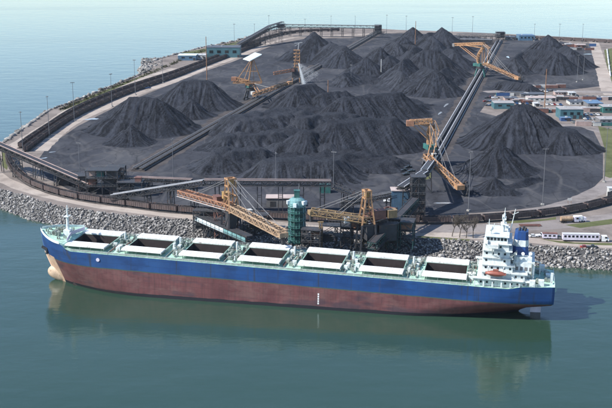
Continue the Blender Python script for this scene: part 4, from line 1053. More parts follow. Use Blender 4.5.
b2_ = G(480, 76.5)
stacker('far orange stacker with raised counterweight arms on the eastern conveyor', (480, 76.5), G(484, 65, 20), G(517, 79.5, 9), G(455, 45.5, 33), Vector((b2_.x + 2, b2_.y, zat((b2_.x, b2_.y), 43.5))), pale=True)
RAILDIR = (G(379, 32) - G(138, 171)).normalized()
b3 = G(251, 99.5); t3 = Vector((b3.x + 1, b3.y, zat(b3, 66)))
stacker('orange stacker with pale roof panel on the western conveyor', (251, 99.5), G(254, 96, 14), G(289, 84.5, 19), G(234, 79.5, 24), Vector((b3.x - 2, b3.y, zat(b3, 82))), wheel=False, panel=[(243, 58.6, 45.5), (250, 60.6, 45.5), (262, 54.2, 45.5), (255, 52.2, 45.5)])
b4 = G(296, 83)
def tall_stacker():
    r = empty('stacker_reclaimer', b4, 'orange stacker tower spraying water beside the western conveyor', 'stacker'); h = zat(b4, 50) - ZL; f = MB()
    for x in (-3, 3):
        for y in (-3, 3): f.bar((x * 1.3, y * 1.3, 0), (x * .85, y * .85, 16), .9); f.bar((x * .85 + 1, y * .85, 16), (x * .55 + 2, y * .55, h), .8)
    for k in range(6):
        z = 16 + (h - 16) * k / 5; f.bar((-2.4, -2.4, z), (4, -2.4, z), .6); f.bar((-2.4, 2.4, z), (4, 2.4, z), .6)
        if k < 5: z2 = 16 + (h - 16) * (k + 1) / 5; f.bar((-1.6, -2.2, z), (3.6, -2.0, z2), .4)
    f.build('tower_frame', 'orange', r)
    MB().box((0, 0, 9), (8, 8, 6)).box((-2, 0, 14), (6, 7, 4)).build('machinery_house', 'steel_dark', r); MB().box((-3, -4.2, 13.5), (3, 2.4, 2.8)).build('operator_cab', 'rust_red', r)
    MB().truss((-1, 2, 12), (-22, -4, 9), 3.2, 2.4, 7, .4).build('boom', 'orange_dark', r)
    m2 = MB(); m2.bar((2, 0, h), (3, 0, h + 7), .7); m2.bar((-1.5, 0, h + 6.8), (6.5, 0, h + 7.4), .5); m2.bar((-1, 0, h + 4), (3, 0, h + 6.5), .3); m2.build('mast_head', 'galv', r)
    pbm = MB()
    for sx in (-1, 1):
        for sy in (-1, 1): pbm.box((sx * 4.4, sy * 5, .7), (3, 3, 1.4))
    pbm.build('bogie', 'steel_dark', r)
    nz = MB(); nz.tube((4, -2, 15), (6.2, -3, 17), .4, n=8); nz.build('spray_nozzle', 'galv', r)
tall_stacker()
# water spray: a fan of droplets falling on the pile
src = G(298.5, 63, 34); mbv = []; rs = np.random.RandomState(4); n = 9000
dst = [G(303.5, 85, 22), G(311, 83, 24), G(321, 73, 30)]
f = rs.rand(n) ** .8; wgt = rs.rand(n); jet = rs.rand(n) < .8
P = []
for k in range(n):
    if jet[k]: e = dst[0].lerp(dst[1], .15 * rs.rand()); sp_ = .25 + 1.5 * f[k]
    else: e = dst[0].lerp(dst[2], wgt[k]); sp_ = .5 + 2.2 * f[k]
    p = src.lerp(e, f[k]); p = p + Vector((rs.randn(), rs.randn(), rs.randn())) * sp_ * .55; P.append(p)
m = bpy.data.materials.new('mist'); m.use_nodes = True; t = m.node_tree; t.nodes.clear(); M['mist'] = m
pv = t.nodes.new('ShaderNodeVolumePrincipled'); pv.inputs['Color'].default_value = (.95, .97, 1, 1); nz_ = noise(t, geo_pos(t, (1, 1, .4)), .35, 3, .6)
t.links.new(ramp(t, nz_, [(.45, 0), (.8, .07)]), pv.inputs['Density']); ou = t.nodes.new('ShaderNodeOutputMaterial'); t.links.new(pv.outputs[0], ou.inputs['Volume'])
mm = MB(); k_ = 12; rings = []
for f_ in (0, .3, .6, 1.0):
    cen = src.lerp(dst[0].lerp(dst[2], .45), f_); half = (dst[2] - dst[0]) * (.5 * f_) ; hx = Vector((half.x, half.y, half.z))
    rings.append([tuple(cen + hx * math.cos(2 * math.pi * j / k_) * (1 + .1 * (j % 3)) + Vector((0, -1, .25)) * math.sin(2 * math.pi * j / k_) * (.6 + 3.4 * f_)) for j in range(k_)])
mm.add(sum(rings, []), [tuple(range(k_ - 1, -1, -1)), tuple(range(3 * k_, 4 * k_))] + [(i * k_ + j, i * k_ + (j + 1) % k_, (i + 1) * k_ + (j + 1) % k_, (i + 1) * k_ + j) for i in range(3) for j in range(k_)])
tag(mm.build('water_mist', 'mist'), kind='stuff')
tet = np.array([[1, 0, -.5], [-.5, .87, -.5], [-.5, -.87, -.5], [0, 0, 1.0]]); tf = np.array([[0, 2, 1], [0, 1, 3], [1, 2, 3], [2, 0, 3]])
V = np.concatenate([tet * (.05 + .09 * rs.rand()) + np.array(p[:]) for p in P]); Fc = np.concatenate([tf + 4 * k for k in range(n)])
o = bpy.data.objects.new('water_spray', np_mesh('water_spray', V, Fc, 'spray')); col.objects.link(o); tag(o, kind='stuff')

# ================================================================== WHARF AND SHIPLOADERS
def wharf(label, cx, cy, sx, sy, rz):
    r = empty('wharf_platform', (cx, cy, -2), label, 'wharf', rz=rz)
    MB().box((0, 0, 6.2), (sx, sy, 1.0)).build('concrete_deck', 'concrete', r)
    pl = MB()
    for x in np.arange(-sx / 2 + 1.5, sx / 2, 5):
        for y in (-sy / 2 + 1.2, sy / 2 - 1.2): pl.tube((x, y, -1), (x, y, 5.8), .5, n=8)
    pl.build('piles', 'steel_dark', r)
wy = lambda x: 448.6 - (x + 118.85) * math.tan(YAW) + SB / math.cos(YAW)
wharf('concrete wharf platform carrying the left shiploader', -42, wy(-42) + 12, 62, 12, -YAW)
wharf('concrete wharf platform carrying the teal tower and right shiploader', 34, wy(34) + 12, 84, 12, -YAW)
def loader(label, rear, mid, tip, atop, acol, bcol, wsup, extra):
    Rr, Mi, T = G(*rear), G(*mid), G(*tip); base = Vector((Mi.x, Mi.y, 4.6)); r = empty('shiploader', base, label, 'shiploader'); lo = lambda p: p - base
    Rr, Mi, T = lo(Rr), lo(Mi), lo(T); up = Vector((0, 0, 1)); d = Vector((T.x - Rr.x, T.y - Rr.y, 0)).normalized(); a = Vector((-d.y, d.x, 0)); rz = math.atan2(d.y, d.x)
    if (Rr - Mi).length > 4:
        br = MB().truss(Rr, Mi, 4.6, 3.2, max(4, int((Rr - Mi).length / 3.6)), .42).build('bridge', acol, r); MB().bar(Rr + up * .5, Mi + up * .5, 2.0, .3).build('bridge_belt', 'belt', br)
        rl = MB()
        for sg in (-1, 1): rl.bar(Rr + a * sg * 2.9 + up * 1.2, Mi + a * sg * 2.9 + up * 1.2, .14); rl.bar(Rr + a * sg * 2.9 + up * .2, Mi + a * sg * 2.9 + up * .2, .9, .12)
        rl.build('bridge_walkway', 'galv', br)
    bo = MB().truss(Mi, T, 3.8, 2.8, max(5, int((T - Mi).length / 3.4)), .40).build('boom', bcol, r); MB().bar(Mi + up * .5, T + up * .5, 1.9, .3).build('boom_belt', 'belt', bo)
    rl = MB()
    for sg in (-1, 1): rl.bar(Mi + a * sg * 2.4 + up * 1.2, T + a * sg * 2.4 + up * 1.2, .14); rl.bar(Mi + a * sg * 2.4 + up * .2, T + a * sg * 2.4 + up * .2, .8, .12)
    rl.build('boom_walkway', bcol, bo)
    hd = MB().box(T + up * 1.0, (2.2, 4.2, 2.0), rz=rz); hd.build('boom_head', bcol, bo)
    sp_ = MB().tube(T - up * .2, T - up * 3.4, 1.0, .8, n=12); sp_.build('loading_spout', 'steel_dark', bo)
    # A-frame mast
    zt_ = zat(Mi + base, atop) - base.z; z0_ = Mi.z - 1; af = MB()
    for sg in (-1, 1):
        for e in (-1, 1): af.bar(d * e * wsup + a * sg * 2.6 + up * z0_, d * e * wsup * .42 + a * sg * 1.9 + up * (zt_ - 3.5), .75)
    for e in (-1, 1):
        for f in (.3, .62): k = wsup * (1 - .58 * f); z = z0_ + (zt_ - 3.5 - z0_) * f; af.bar(d * e * k - a * 2.3 + up * z, d * e * k + a * 2.3 + up * z, .5)
    for sg in (-1, 1):
        for f in (.3, .62): k = wsup * (1 - .58 * f); z = z0_ + (zt_ - 3.5 - z0_) * f; af.bar(-d * k + a * sg * 2.3 + up * z, d * k + a * sg * 2.3 + up * z, .5)
        af.bar(-d * wsup + a * sg * 2.6 + up * z0_, d * wsup * .7 + a * sg * 2.3 + up * (z0_ + (zt_ - z0_) * .5), .35)
    k = wsup * .42
    for z in (zt_ - 3.5, zt_): 
        for e in (-1, 1): af.bar(d * e * k - a * 2.2 + up * z, d * e * k + a * 2.2 + up * z, .7)
        for sg in (-1, 1): af.bar(-d * (k + .4) + a * sg * 2 + up * z, d * (k + .4) + a * sg * 2 + up * z, .7)
    for e in (-1, 1):
        for sg in (-1, 1): af.bar(d * e * k + a * sg * 2 + up * (zt_ - 3.5), d * e * k + a * sg * 2 + up * zt_, .7)
    af.build('mast', 'orange', r)
    wb = MB().box(up * (zt_ - 1.7), (k * 1.5, 2.6, 2.4), rz=rz); wb.build('winch_house', 'yellow', r)
    st_ = MB()
    for sg in (-1, 1):
        for f in (.5, .9): st_.tube(up * zt_ + a * sg * 1.8, Mi.lerp(T, f) + a * sg * 1.8 + up * 2.8, .13, n=6)
        if (Rr - Mi).length > 4: st_.tube(up * zt_ + a * sg * 1.8, Rr.lerp(Mi, .3) + a * sg * 1.8 + up * 3.2, .13, n=6)
    st_.build('stay', 'steel_grey', r)
    # portal legs to the wharf
    pt = MB()
    for sg in (-1, 1):
        for e in (-1, 1): pt.bar(d * e * (wsup + 1) + a * sg * 3.6 + up * .6, d * e * wsup + a * sg * 2.8 + up * (Mi.z - .5), .8)
        pt.bar(-d * (wsup + 1) + a * sg * 3.6 + up * 1, d * wsup + a * sg * 2.8 + up * (Mi.z - 1), .45); pt.bar(-d * (wsup + 2) + a * sg * 3.6 + up * .6, d * (wsup + 2) + a * sg * 3.6 + up * .6, 1.0)
        pt.bar(-d * wsup + a * sg * 2.8 + up * (Mi.z - .8), d * wsup + a * sg * 2.8 + up * (Mi.z - .8), .8)
    pt.build('portal', 'steel_dark', r)
    for nm, off_, z, sz, mt in extra: MB().box(d * off_[0] + a * off_[1] + up * z, sz, rz=rz).box(d * off_[0] + a * off_[1] + up * (z + sz[2] / 2 + .08), (sz[0] + .4, sz[1] + .4, .14), rz=rz).build(nm, mt, r)
    return r, d, a
loader('orange shiploader with a lattice boom slanting down to the fourth hatch', (182, 196, 15), (231, 210, 21), (283, 237, 23.5), 178.5, 'orange_dark', 'tan', 4.0, [('machinery_house', (-9, 1.5), 21.5, (4, 3, 3.4), 'yellow'), ('electrical_house', (-14, -1), 19, (5, 3, 3), 'rust_red'), ('chute', (2, -1), 12, (4, 4, 7), 'steel_dark'), ('operator_cab', (14, 3.4), 18.2, (2.6, 2.2, 2.4), 'white_wall'), ('cable_reel', (-4, 3), 8, (4, 2.4, 5), 'steel_dark')])
loader('orange-masted shiploader with its level olive boom parked beside the teal tower', (392, 214, 19), (366.5, 222.5, 19), (311, 214.5, 22), 190.5, 'rust_red', 'olive', 3.2, [('machinery_house', (-6, 0), 18, (6, 4, 4), 'rust_red'), ('electrical_house', (-12, 1), 18.2, (4.5, 4, 3.6), 'olive'), ('chute', (-2, 0), 10, (5, 5, 8), 'steel_dark'), ('operator_cab', (9, -3), 15.5, (2.6, 2.2, 2.4), 'white_wall'), ('tail_frame', (-10, 0), 9, (9, 5, 8), 'steel_dark')])
# post under the olive boom
pp = G(320.5, 248, 4); o = empty('boom_rest', (pp.x, pp.y, 4.6), 'slim olive rest post under the parked olive boom', 'post')
MB().bar((-.6, 0, 0), (-.6, 0, zat(pp, 222) - 4.6), .5).bar((.6, 0, 0), (.6, 0, zat(pp, 222) - 4.6), .5).bar((-1.4, 0, zat(pp, 222) - 4.6), (1.4, 0, zat(pp, 222) - 4.6), .6).build('post_frame', 'olive', o)
MB().bar((-.6, 0, 3), (.6, 0, 7), .2).bar((-.6, 0, 7), (.6, 0, 11), .2).build('bracing', 'olive', o)
# wharf conveyors with pale side panels
def panel_gallery(label, p, q, npan):
    r = gallery(label, p, q, 3.6, 2.6, mats=('steel_dark', 'belt', 'steel_dark', 'steel_dark'), legs=3, z0=-1); base = Vector((p.x, p.y, -1)); d = (q - p).normalized(); a = d.cross(Vector((0, 0, 1))).normalized()
    sgn = 1 if a.y < 0 else -1
    for k in range(npan):
        f0, f1 = (k + .06) / npan, (k + .94) / npan
        MB().bar(p.lerp(q, f0) - base + a * sgn * 2.45 + Vector((0, 0, 1.3)), p.lerp(q, f1) - base + a * sgn * 2.45 + Vector((0, 0, 1.3)), .12, 2.0).build('side_panel', 'pale_panel' if k < npan * .55 else 'teal_light', r)
panel_gallery('wharf conveyor with pale side panels below the left shiploader', G(199, 220, 10), G(250, 242, 10), 12)
# teal tower
c = G(297, 243, 4.6); ht = zat(c, 200) - 4.6; r = empty('loading_tower', c, 'round teal tower with ringed platforms standing between the shiploaders', 'tower')
MB().tube((0, 0, -.1), (0, 0, ht - 3), 3.1, n=8).build('core', 'teal', r)
for k in range(10):
    th = 2 * math.pi * k / 10; MB().tube((3.9 * math.cos(th), 3.9 * math.sin(th), -.1), (3.9 * math.cos(th), 3.9 * math.sin(th), ht - 2.5), .28, n=6).build('column', 'teal_light' if k % 3 == 0 else 'teal', r)
rg = MB(); nb_ = 5
for k in range(nb_ + 1):
    z = 1 + (ht - 3.5) * k / nb_; rg.tube((0, 0, z), (0, 0, z + .25), 4.4, n=20)
    if k < nb_:
        z2 = 1 + (ht - 3.5) * (k + 1) / nb_
        for j in range(10): t0, t1 = 2 * math.pi * j / 10, 2 * math.pi * (j + 1) / 10; rg.bar((3.9 * math.cos(t0), 3.9 * math.sin(t0), z), (3.9 * math.cos(t1), 3.9 * math.sin(t1), z2), .16)
rg.build('ring_platform', 'teal', r)
rl = MB()
for k in range(nb_ + 1):
    z = 1 + (ht - 3.5) * k / nb_
    for j in range(20): t0, t1 = 2 * math.pi * j / 20, 2 * math.pi * (j + 1) / 20; rl.bar((4.4 * math.cos(t0), 4.4 * math.sin(t0), z + 1.3), (4.4 * math.cos(t1), 4.4 * math.sin(t1), z + 1.3), .1); rl.bar((4.4 * math.cos(t0), 4.4 * math.sin(t0), z), (4.4 * math.cos(t0), 4.4 * math.sin(t0), z + 1.3), .08)
tag(rl.build('handrail', 'teal_light', r), kind='stuff')
hdm = MB(); hdm.tube((0, 0, ht - 3), (0, 0, ht + .2), 4.4, 3.8, n=14); hdm.tube((0, 0, ht + .2), (0, 0, ht + 1.4), 3.8, 2.2, n=14); hdm.build('head_housing', 'teal_light', r)
bxs = MB()
for j in range(6): th = j * 1.05 + .3; bxs.box((4.2 * math.cos(th), 4.2 * math.sin(th), ht - 1.6 + .8 * (j % 2)), (1.6, 1.6, 1.8), rz=th)
bxs.build('junction_box', 'pale_panel', r)
MB().box((0, 0, ht + 3), (2.6, 2.6, 3.4)).box((0, 0, ht + 4.8), (3, 3, .25)).build('lantern_house', 'teal', r)
MB().bar((1, 1, ht + 4.8), (1, 1, ht + 8), .15).build('mast', 'galv', r)
# wharf clutter frames seen behind the hatches
c = G(256, 231, 4.6); frame_tower('dark steel frame under the boom of the left shiploader', c, 12, 6, 9, 2, ('steel_dark', 'teal'), [(0, 0, 4, 6, 4, 4, 'steel_dark')], name='support_frame', zb_=4.6, rz=-YAW, cat='frame')
c = G(385, 247, 4.6); frame_tower('dark teal lattice frame beside the trestle conveyor foot', c, 13, 7, 13, 3, ('teal_dark', 'steel_dark'), [(-2, 0, 5, 6, 5, 5, 'steel_dark'), (3, 0, 10.6, 5, 5, 2.6, 'steel_dark')], name='support_frame', zb_=4.6, rz=-YAW, cat='frame')
for px_, py_, a_, b_2, h_, m_, lab_ in [(206, 231, 11, 6, 11, 'steel_dark', 'dark lattice frame below the rear bridge of the left shiploader'), (228, 236, 12, 6, 13, 'rust_red', 'brown lattice frame under the mast of the left shiploader'), (352, 246, 10, 7, 14, 'steel_dark', 'dark lattice frame under the mast of the right shiploader'), (371, 246, 9, 7, 15, 'olive', 'olive lattice frame beside the right shiploader mast'), (401, 246, 12, 8, 13, 'teal_dark', 'dark green lattice frame at the end of the wharf'), (312, 247, 9, 6, 9, 'steel_dark', 'low dark lattice frame beside the teal tower')]:
    c = G(px_, py_, 4.6); frame_tower(lab_, c, a_, b_2, h_, 3, (m_, 'steel_dark'), [(-a_ * .2, 0, h_ * .3, a_ * .45, b_2 * .7, h_ * .3, 'steel_dark'), (a_ * .2, .5, h_ * .72, a_ * .4, b_2 * .6, h_ * .25, rnd.choice(['rust_red', 'steel_dark', 'orange_dark', 'teal_dark']))], name='support_frame', zb_=4.6, rz=-YAW, cat='frame')
c = G(336, 245, 4.6); frame_tower('dark portal frame under the parked olive boom', c, 15, 6, 10, 2, ('steel_dark', 'steel_dark'), [(-4, 0, 4, 5, 4, 4, 'steel_dark')], name='support_frame', zb_=4.6, rz=-YAW, cat='frame')
c = G(282, 207); r = empty('pier_shed', c, 'low grey shed with pinkish roof behind the teal tower', 'building'); MB().box((0, 4, 2.4), (17, 8, 4.8)).build('wall', 'steel_grey', r); MB().box((0, 4, 4.95), (17.8, 8.8, .3)).build('roof', 'roof_pink', r); MB().box((-5, -.05, 1.6), (3, .12, 3)).build('door', 'steel_dark', r)
# ------------------------------------------------------------------ far galleries
gallery('rising far conveyor gallery above the north-western shore', G(238, 47, 10), G(270, 28.5, 26), 6, 4, mats=('steel_dark', 'belt', 'steel_grey', 'steel_dark'), legs=6)
gallery('upper end of the far conveyor gallery before the drive house', G(270, 28.5, 26), G(283, 24.6, 30), 6, 4, mats=('steel_dark', 'belt', 'steel_grey', 'steel_dark'), legs=2)
gallery('long level far conveyor gallery along the northern shore', G(284, 27.2, 19), G(379, 28.6, 19), 6, 4, mats=('steel_dark', 'belt', 'steel_grey', 'steel_dark'), legs=9)
c = G(281, 32); frame_tower('far drive tower at the head of the rising gallery', c, 14, 9, zat(c, 24) - ZL, 3, ('steel_dark', 'steel_grey'), [(0, 0, zat(c, 26) - ZL, 12, 8, 5, 'steel_dark')], name='drive_tower', cat='tower')
c = G(378, 34); frame_tower('far dark transfer tower at the end of the western conveyor', c, 10, 9, zat(c, 25) - ZL, 3, ('steel_dark', 'steel_grey'), [(0, 0, zat(c, 28) - ZL, 9, 8, 9, 'steel_dark')], name='transfer_tower', cat='tower')
gallery('far conveyor gallery ending at the eastern conveyor head', G(457, 36.5, 14), G(500, 36.5, 16), 6, 3.6, mats=('steel_grey', 'belt', 'steel_grey', 'steel_dark'), legs=7)
gallery('second far conveyor behind the arm of the far stacker', G(460, 41, 10), G(492, 41.5, 10), 4, 2.6, mats=('steel_dark', 'belt', 'belt_cover', 'steel_dark'), legs=5)
c = G(500, 40); frame_tower('far transfer tower at the head of the eastern conveyor', c, 12, 10, zat(c, 32) - ZL, 2, ('steel_dark', 'steel_grey'), [(0, 0, zat(c, 35) - ZL, 11, 9, 7, 'steel_dark')], name='transfer_tower', cat='tower')

# ================================================================== BUILDINGS
def shed(label, px0, px1, yb, ytop, depth, wall='white_wall', roof='roof_grey', pitch=.0, win=0, rz=0.0, name='site_building', doors=1):
    a, b2 = G(px0, yb), G(px1, yb); c = (a + b2) / 2; L = (b2 - a).length; h = max(2.6, zat((c.x, c.y), ytop) - ZL) if ytop else 4
    r = empty(name, c, label, 'building', rz=rz); MB().box((0, depth / 2, h / 2 - .05), (L, depth, h + .1)).build('wall', wall, r)
    rf = MB()
    if pitch > 0: rf.add([(-L / 2 - .3, -.3, h), (L / 2 + .3, -.3, h), (L / 2 + .3, depth / 2, h + pitch), (-L / 2 - .3, depth / 2, h + pitch), (-L / 2 - .3, depth + .3, h), (L / 2 + .3, depth + .3, h)], [(0, 1, 2, 3), (3, 2, 5, 4), (0, 3, 4), (1, 5, 2)])
    else: rf.box((0, depth / 2, h + .12), (L + .5, depth + .5, .26))
    ro = rf.build('roof', roof, r)
    v = MB()
    for k in range(max(1, int(L / 14))): v.box((-L / 2 + 4 + k * 13 + random.random() * 3, depth * random.uniform(.3, .7), h + .6 + pitch * .6), (1.6, 1.6, 1.1))
    v.build('roof_vent', 'galv', ro)
    for k in range(win): MB().box((-L / 2 + (k + .7) * L / (win + .4), -.05, h * .58), (L / (win + 1) * .55, .12, h * .28)).build('window', 'glass', r)
    for k in range(doors): MB().box((L / 2 - 2 - k * 5, -.05, min(h, 3.2) / 2), (2.6, .13, min(h, 3.2) - .2)).build('door', 'steel_dark', r)
    return r
shed('teal workshop with pale upper panels beside the tall gullied pile', 560, 583, 119, 109.5, 16, 'teal_blue', 'roof_grey', 0, 3, doors=2)
shed('small blue hut in front of the teal workshop', 561, 571, 121.2, 118, 6, 'car_blue', 'roof_blue', 0, 1)
shed('teal workshop half hidden behind the tall gullied pile', 494, 514, 109, 103, 14, 'teal_blue', 'roof_grey', .8, 2)
shed('long pink-roofed building behind the wooden pole', 528, 556, 101.5, 98, 12, 'white_wall', 'roof_pink', 0, 5)
shed('long dark-roofed building beside the pink-roofed one', 521, 545, 97, 94.5, 12, 'steel_grey', 'roof_dark', 0, 4)
shed('blue-roofed building at the eastern edge of the site', 588, 603, 108, 103.5, 20, 'steel_grey', 'roof_blue', 0, 3)
shed('dark-roofed building beside the blue-roofed building', 570, 585, 105, 102, 14, 'white_wall', 'roof_dark', 0, 3)
shed('small white building with flat roof by the site road', 534, 540, 106.5, 103.5, 7, 'white_wall', 'white_roof', 0, 2)
shed('long grey-roofed trailer office row by the camp road', 555, 567, 95, 93, 8, 'pinkish', 'roof_grey', 0, 4)
shed('white trailer office next to the long trailer row', 568.5, 576, 95.6, 93.4, 8, 'white_wall', 'white_roof', 0, 3)
shed('grey-roofed store between the parked cars', 505, 518, 101, 98.5, 10, 'pinkish', 'roof_dark', 0, 2)
shed('teal-walled building at the right border of the site', 603, 622, 113, 107, 14, 'teal', 'roof_grey', 0, 4)
shed('grey warehouse near the grass corner', 600, 618, 124, 119.5, 14, 'steel_grey', 'roof_grey', 0, 3)
shed('large teal shed on the western shore by the rail curve', 206, 240, 57.5, 47.5, 26, 'teal_blue', 'roof_dark', 0, 4)
shed('blue tank house with pale roof beside the large teal shed', 178, 196, 60.5, 55.5, 20, 'blue_clad', 'pale_panel', 0, 2)
shed('pale low store beside the blue tank house', 196.5, 206, 59, 55, 14, 'white_wall', 'white_roof', 0, 2)
shed('far blue building behind the wide coal mountain', 519, 535, 40.5, 35.5, 22, 'blue_clad', 'roof_blue', 0, 4)
shed('far low building with dark roof beside the eastern conveyor head', 506, 516, 40, 37, 16, 'steel_grey', 'roof_dark', 0, 2)
shed('far white hut by the yard road end', 566, 573, 46.5, 44, 10, 'white_wall', 'roof_grey', 0, 2)
shed('far brown shed beside the white hut', 576, 586, 48, 45, 12, 'rust_red', 'roof_pink', 0, 2)
shed('small white kiosk by the east road bend', 608.5, 613, 197, 188.5, 4, 'white_wall', 'white_roof', 0, 1, name='kiosk')
for k, (x, y) in enumerate([(607, 50), (607.6, 55), (608.2, 60), (609, 66), (609.8, 72)]):
    p = G(x, y); q = G(x + .5, y + 4.4); r = empty('pipe_stack', p, 'white pipe length lying beside the far yard road', 'pipe', 'white pipes by the yard road'); d = q - p; L = d.length
    r.rotation_euler = (0, 0, math.atan2(d.y, d.x)); MB().tube((0, 0, .9), (L, 0, .9), .9, n=10).build('pipe', 'white_roof', r); MB().box((L * .2, 0, .2), (.6, 2.6, .4)).box((L * .8, 0, .2), (.6, 2.6, .4)).build('sleeper', 'wood', r)

rc = random.Random(5)
cols = [('rust-red', 'rust_red'), ('blue', 'car_blue'), ('white', 'white_wall'), ('grey', 'steel_grey'), ('pink-brown', 'pinkish'), ('dark', 'steel_dark'), ('blue', 'blue_clad'), ('rust-red', 'rust_red'), ('teal', 'teal')]
def container(px, py, colr, L, h, where, rz):
    nm, mt = colr; p = G(px, py); r = empty('shipping_container', p, nm + ' storage container ' + where, 'container', nm + ' containers ' + where, rz=rz)
    MB().box((0, 0, h / 2 + .1), (L, 2.5, h)).build('box_body', mt, r); MB().box((0, 0, h + .14), (L + .06, 2.56, .1)).build('roof', rc.choice(['roof_grey', 'roof_pink', 'white_roof', 'roof_dark']), r)
    MB().box((L / 2 + .04, 0, h / 2 + .1), (.06, 2.2, h - .3)).build('door', mt, r)
for (x0, x1, y, n, where) in [(499, 520, 95.5, 7, 'behind the grey-roofed store'), (515, 528, 103, 4, 'before the pink-roofed building'), (546, 585, 99.8, 9, 'along the site lane'), (574, 606, 111.5, 8, 'beside the teal workshop'), (540, 556, 112.5, 4, 'at the edge of the tall gullied pile'), (590, 608, 100, 5, 'behind the blue-roofed building'), (500, 560, 88, 9, 'on the camp road verge'), (586, 608, 126, 3, 'by the grass corner'), (560, 592, 46.5, 9, 'in front of the far train'), (550, 588, 50, 6, 'below the far train')]:
    for k in range(n): container(x0 + (x1 - x0) * (k + rc.uniform(-.25, .25)) / max(1, n - 1), y + rc.uniform(-.4, .4), rc.choice(cols), rc.choice([6, 12, 12, 9]), rc.choice([2.6, 2.9, 3.6]), where, rc.uniform(-.06, .06))

# ================================================================== POLES
def make_pole(h, mat, wood=False):
    r = empty('light_mast', (0, 0, 0), 'x', 'light mast')
    MB().tube((0, 0, -.3), (0, 0, h), (.27 if not wood else .5), (.13 if not wood else .3), n=8).build('mast', mat, r)
    MB().box((0, 0, .35), (1.6, 1.6, .9)).build('footing', 'concrete', r)
    if not wood:
        MB().bar((-1.7, 0, h - .2), (1.7, 0, h - .2), .2).bar((0, -1.2, h - .2), (0, 1.2, h - .2), .18).build('crossarm', mat, r)
        for x in (-1.6, -.55, .55, 1.6): MB().box((x * .8, -.15, h + .1), (.5, .4, .35)).build('lamp', 'steel_grey', r)
    return r
PM = 'tall steel light mast beside the western rail curve'
poles = [(23, 152, 112, 'w'), (49.5, 137, 96.5, 'w'), (74.5, 121, 82.5, 'w'), (112, 106.5, 74, 'w'), (135.5, 95, 60, 'w'), (163, 83, 58, 'w'),
         (80, 175, 143, 'y'), (173.5, 180.5, 139, 'y'), (276, 186, 153, 'g'), (333.5, 189, 152, 'g'),
         (468.5, 211, 152, 's'), (542.5, 205, 149, 's'), (604, 182, 128, 's'),
         (234.5, 48, 24, 'n'), (254.5, 40, 24, 'n'), (269, 36, 15.5, 'n'), (331, 33, 16, 'n'), (355, 33, 16, 'n'), (386.5, 34, 15, 'n'), (406, 34, 16, 'n'), (452, 36, 17.5, 'n'), (472, 40, 16.5, 'n'), (534, 41, 24, 'n'), (559, 42, 24, 'n'), (582, 44, 24, 'n'), (305, 33, 19, 'n'),
         (351, 84, 65, 'c'), (583, 80, 52, 'c'), (577, 82, 55, 'c')]
PL = {'w': ('tall steel light mast standing beside the western rail curve', 'masts along the western tracks'), 'y': ('steel light mast on the open floor of the western yard', 'masts in the western yard'), 'g': ('slim steel mast in front of the ribbed coal bank', 'masts at the ribbed bank'), 's': ('tall steel light mast between the shore train and the eastern coal cones', 'masts behind the shore train'), 'n': ('far steel light mast along the northern end of the yard', 'far masts'), 'c': ('slim steel mast standing among the inner coal piles', 'masts among the piles')}
for x, y, yt, g in poles:
    p = G(x, y); h = zat(p, yt) - ZL; o = make_pole(h, 'pole_metal'); o.location = p; o.rotation_euler = (0, 0, random.uniform(0, 3)); tag(o, PL[g][0], 'light mast', PL[g][1])
for x, y, yt, lab in [(207, 82, 36.5, 'brown wooden pole behind the rounded coal pile'), (328, 106, 80, 'brown wooden pole beside the spray-wetted mound'), (415, 54, 21, 'brown wooden pole in front of the far pointed pile'), (544.5, 108, 69, 'brown wooden pole among the site buildings')]:
    p = G(x, y); o = make_pole(zat(p, yt) - ZL, 'wood', True); o.name = 'wooden_pole'; o.location = p; tag(o, lab, 'pole')
p = G(381, 78); o = make_pole(zat(p, 59) - ZL, 'white_wall', True); o.name = 'white_pole'; o.location = p; tag(o, 'short pale pole beside a pointed coal pile', 'pole')

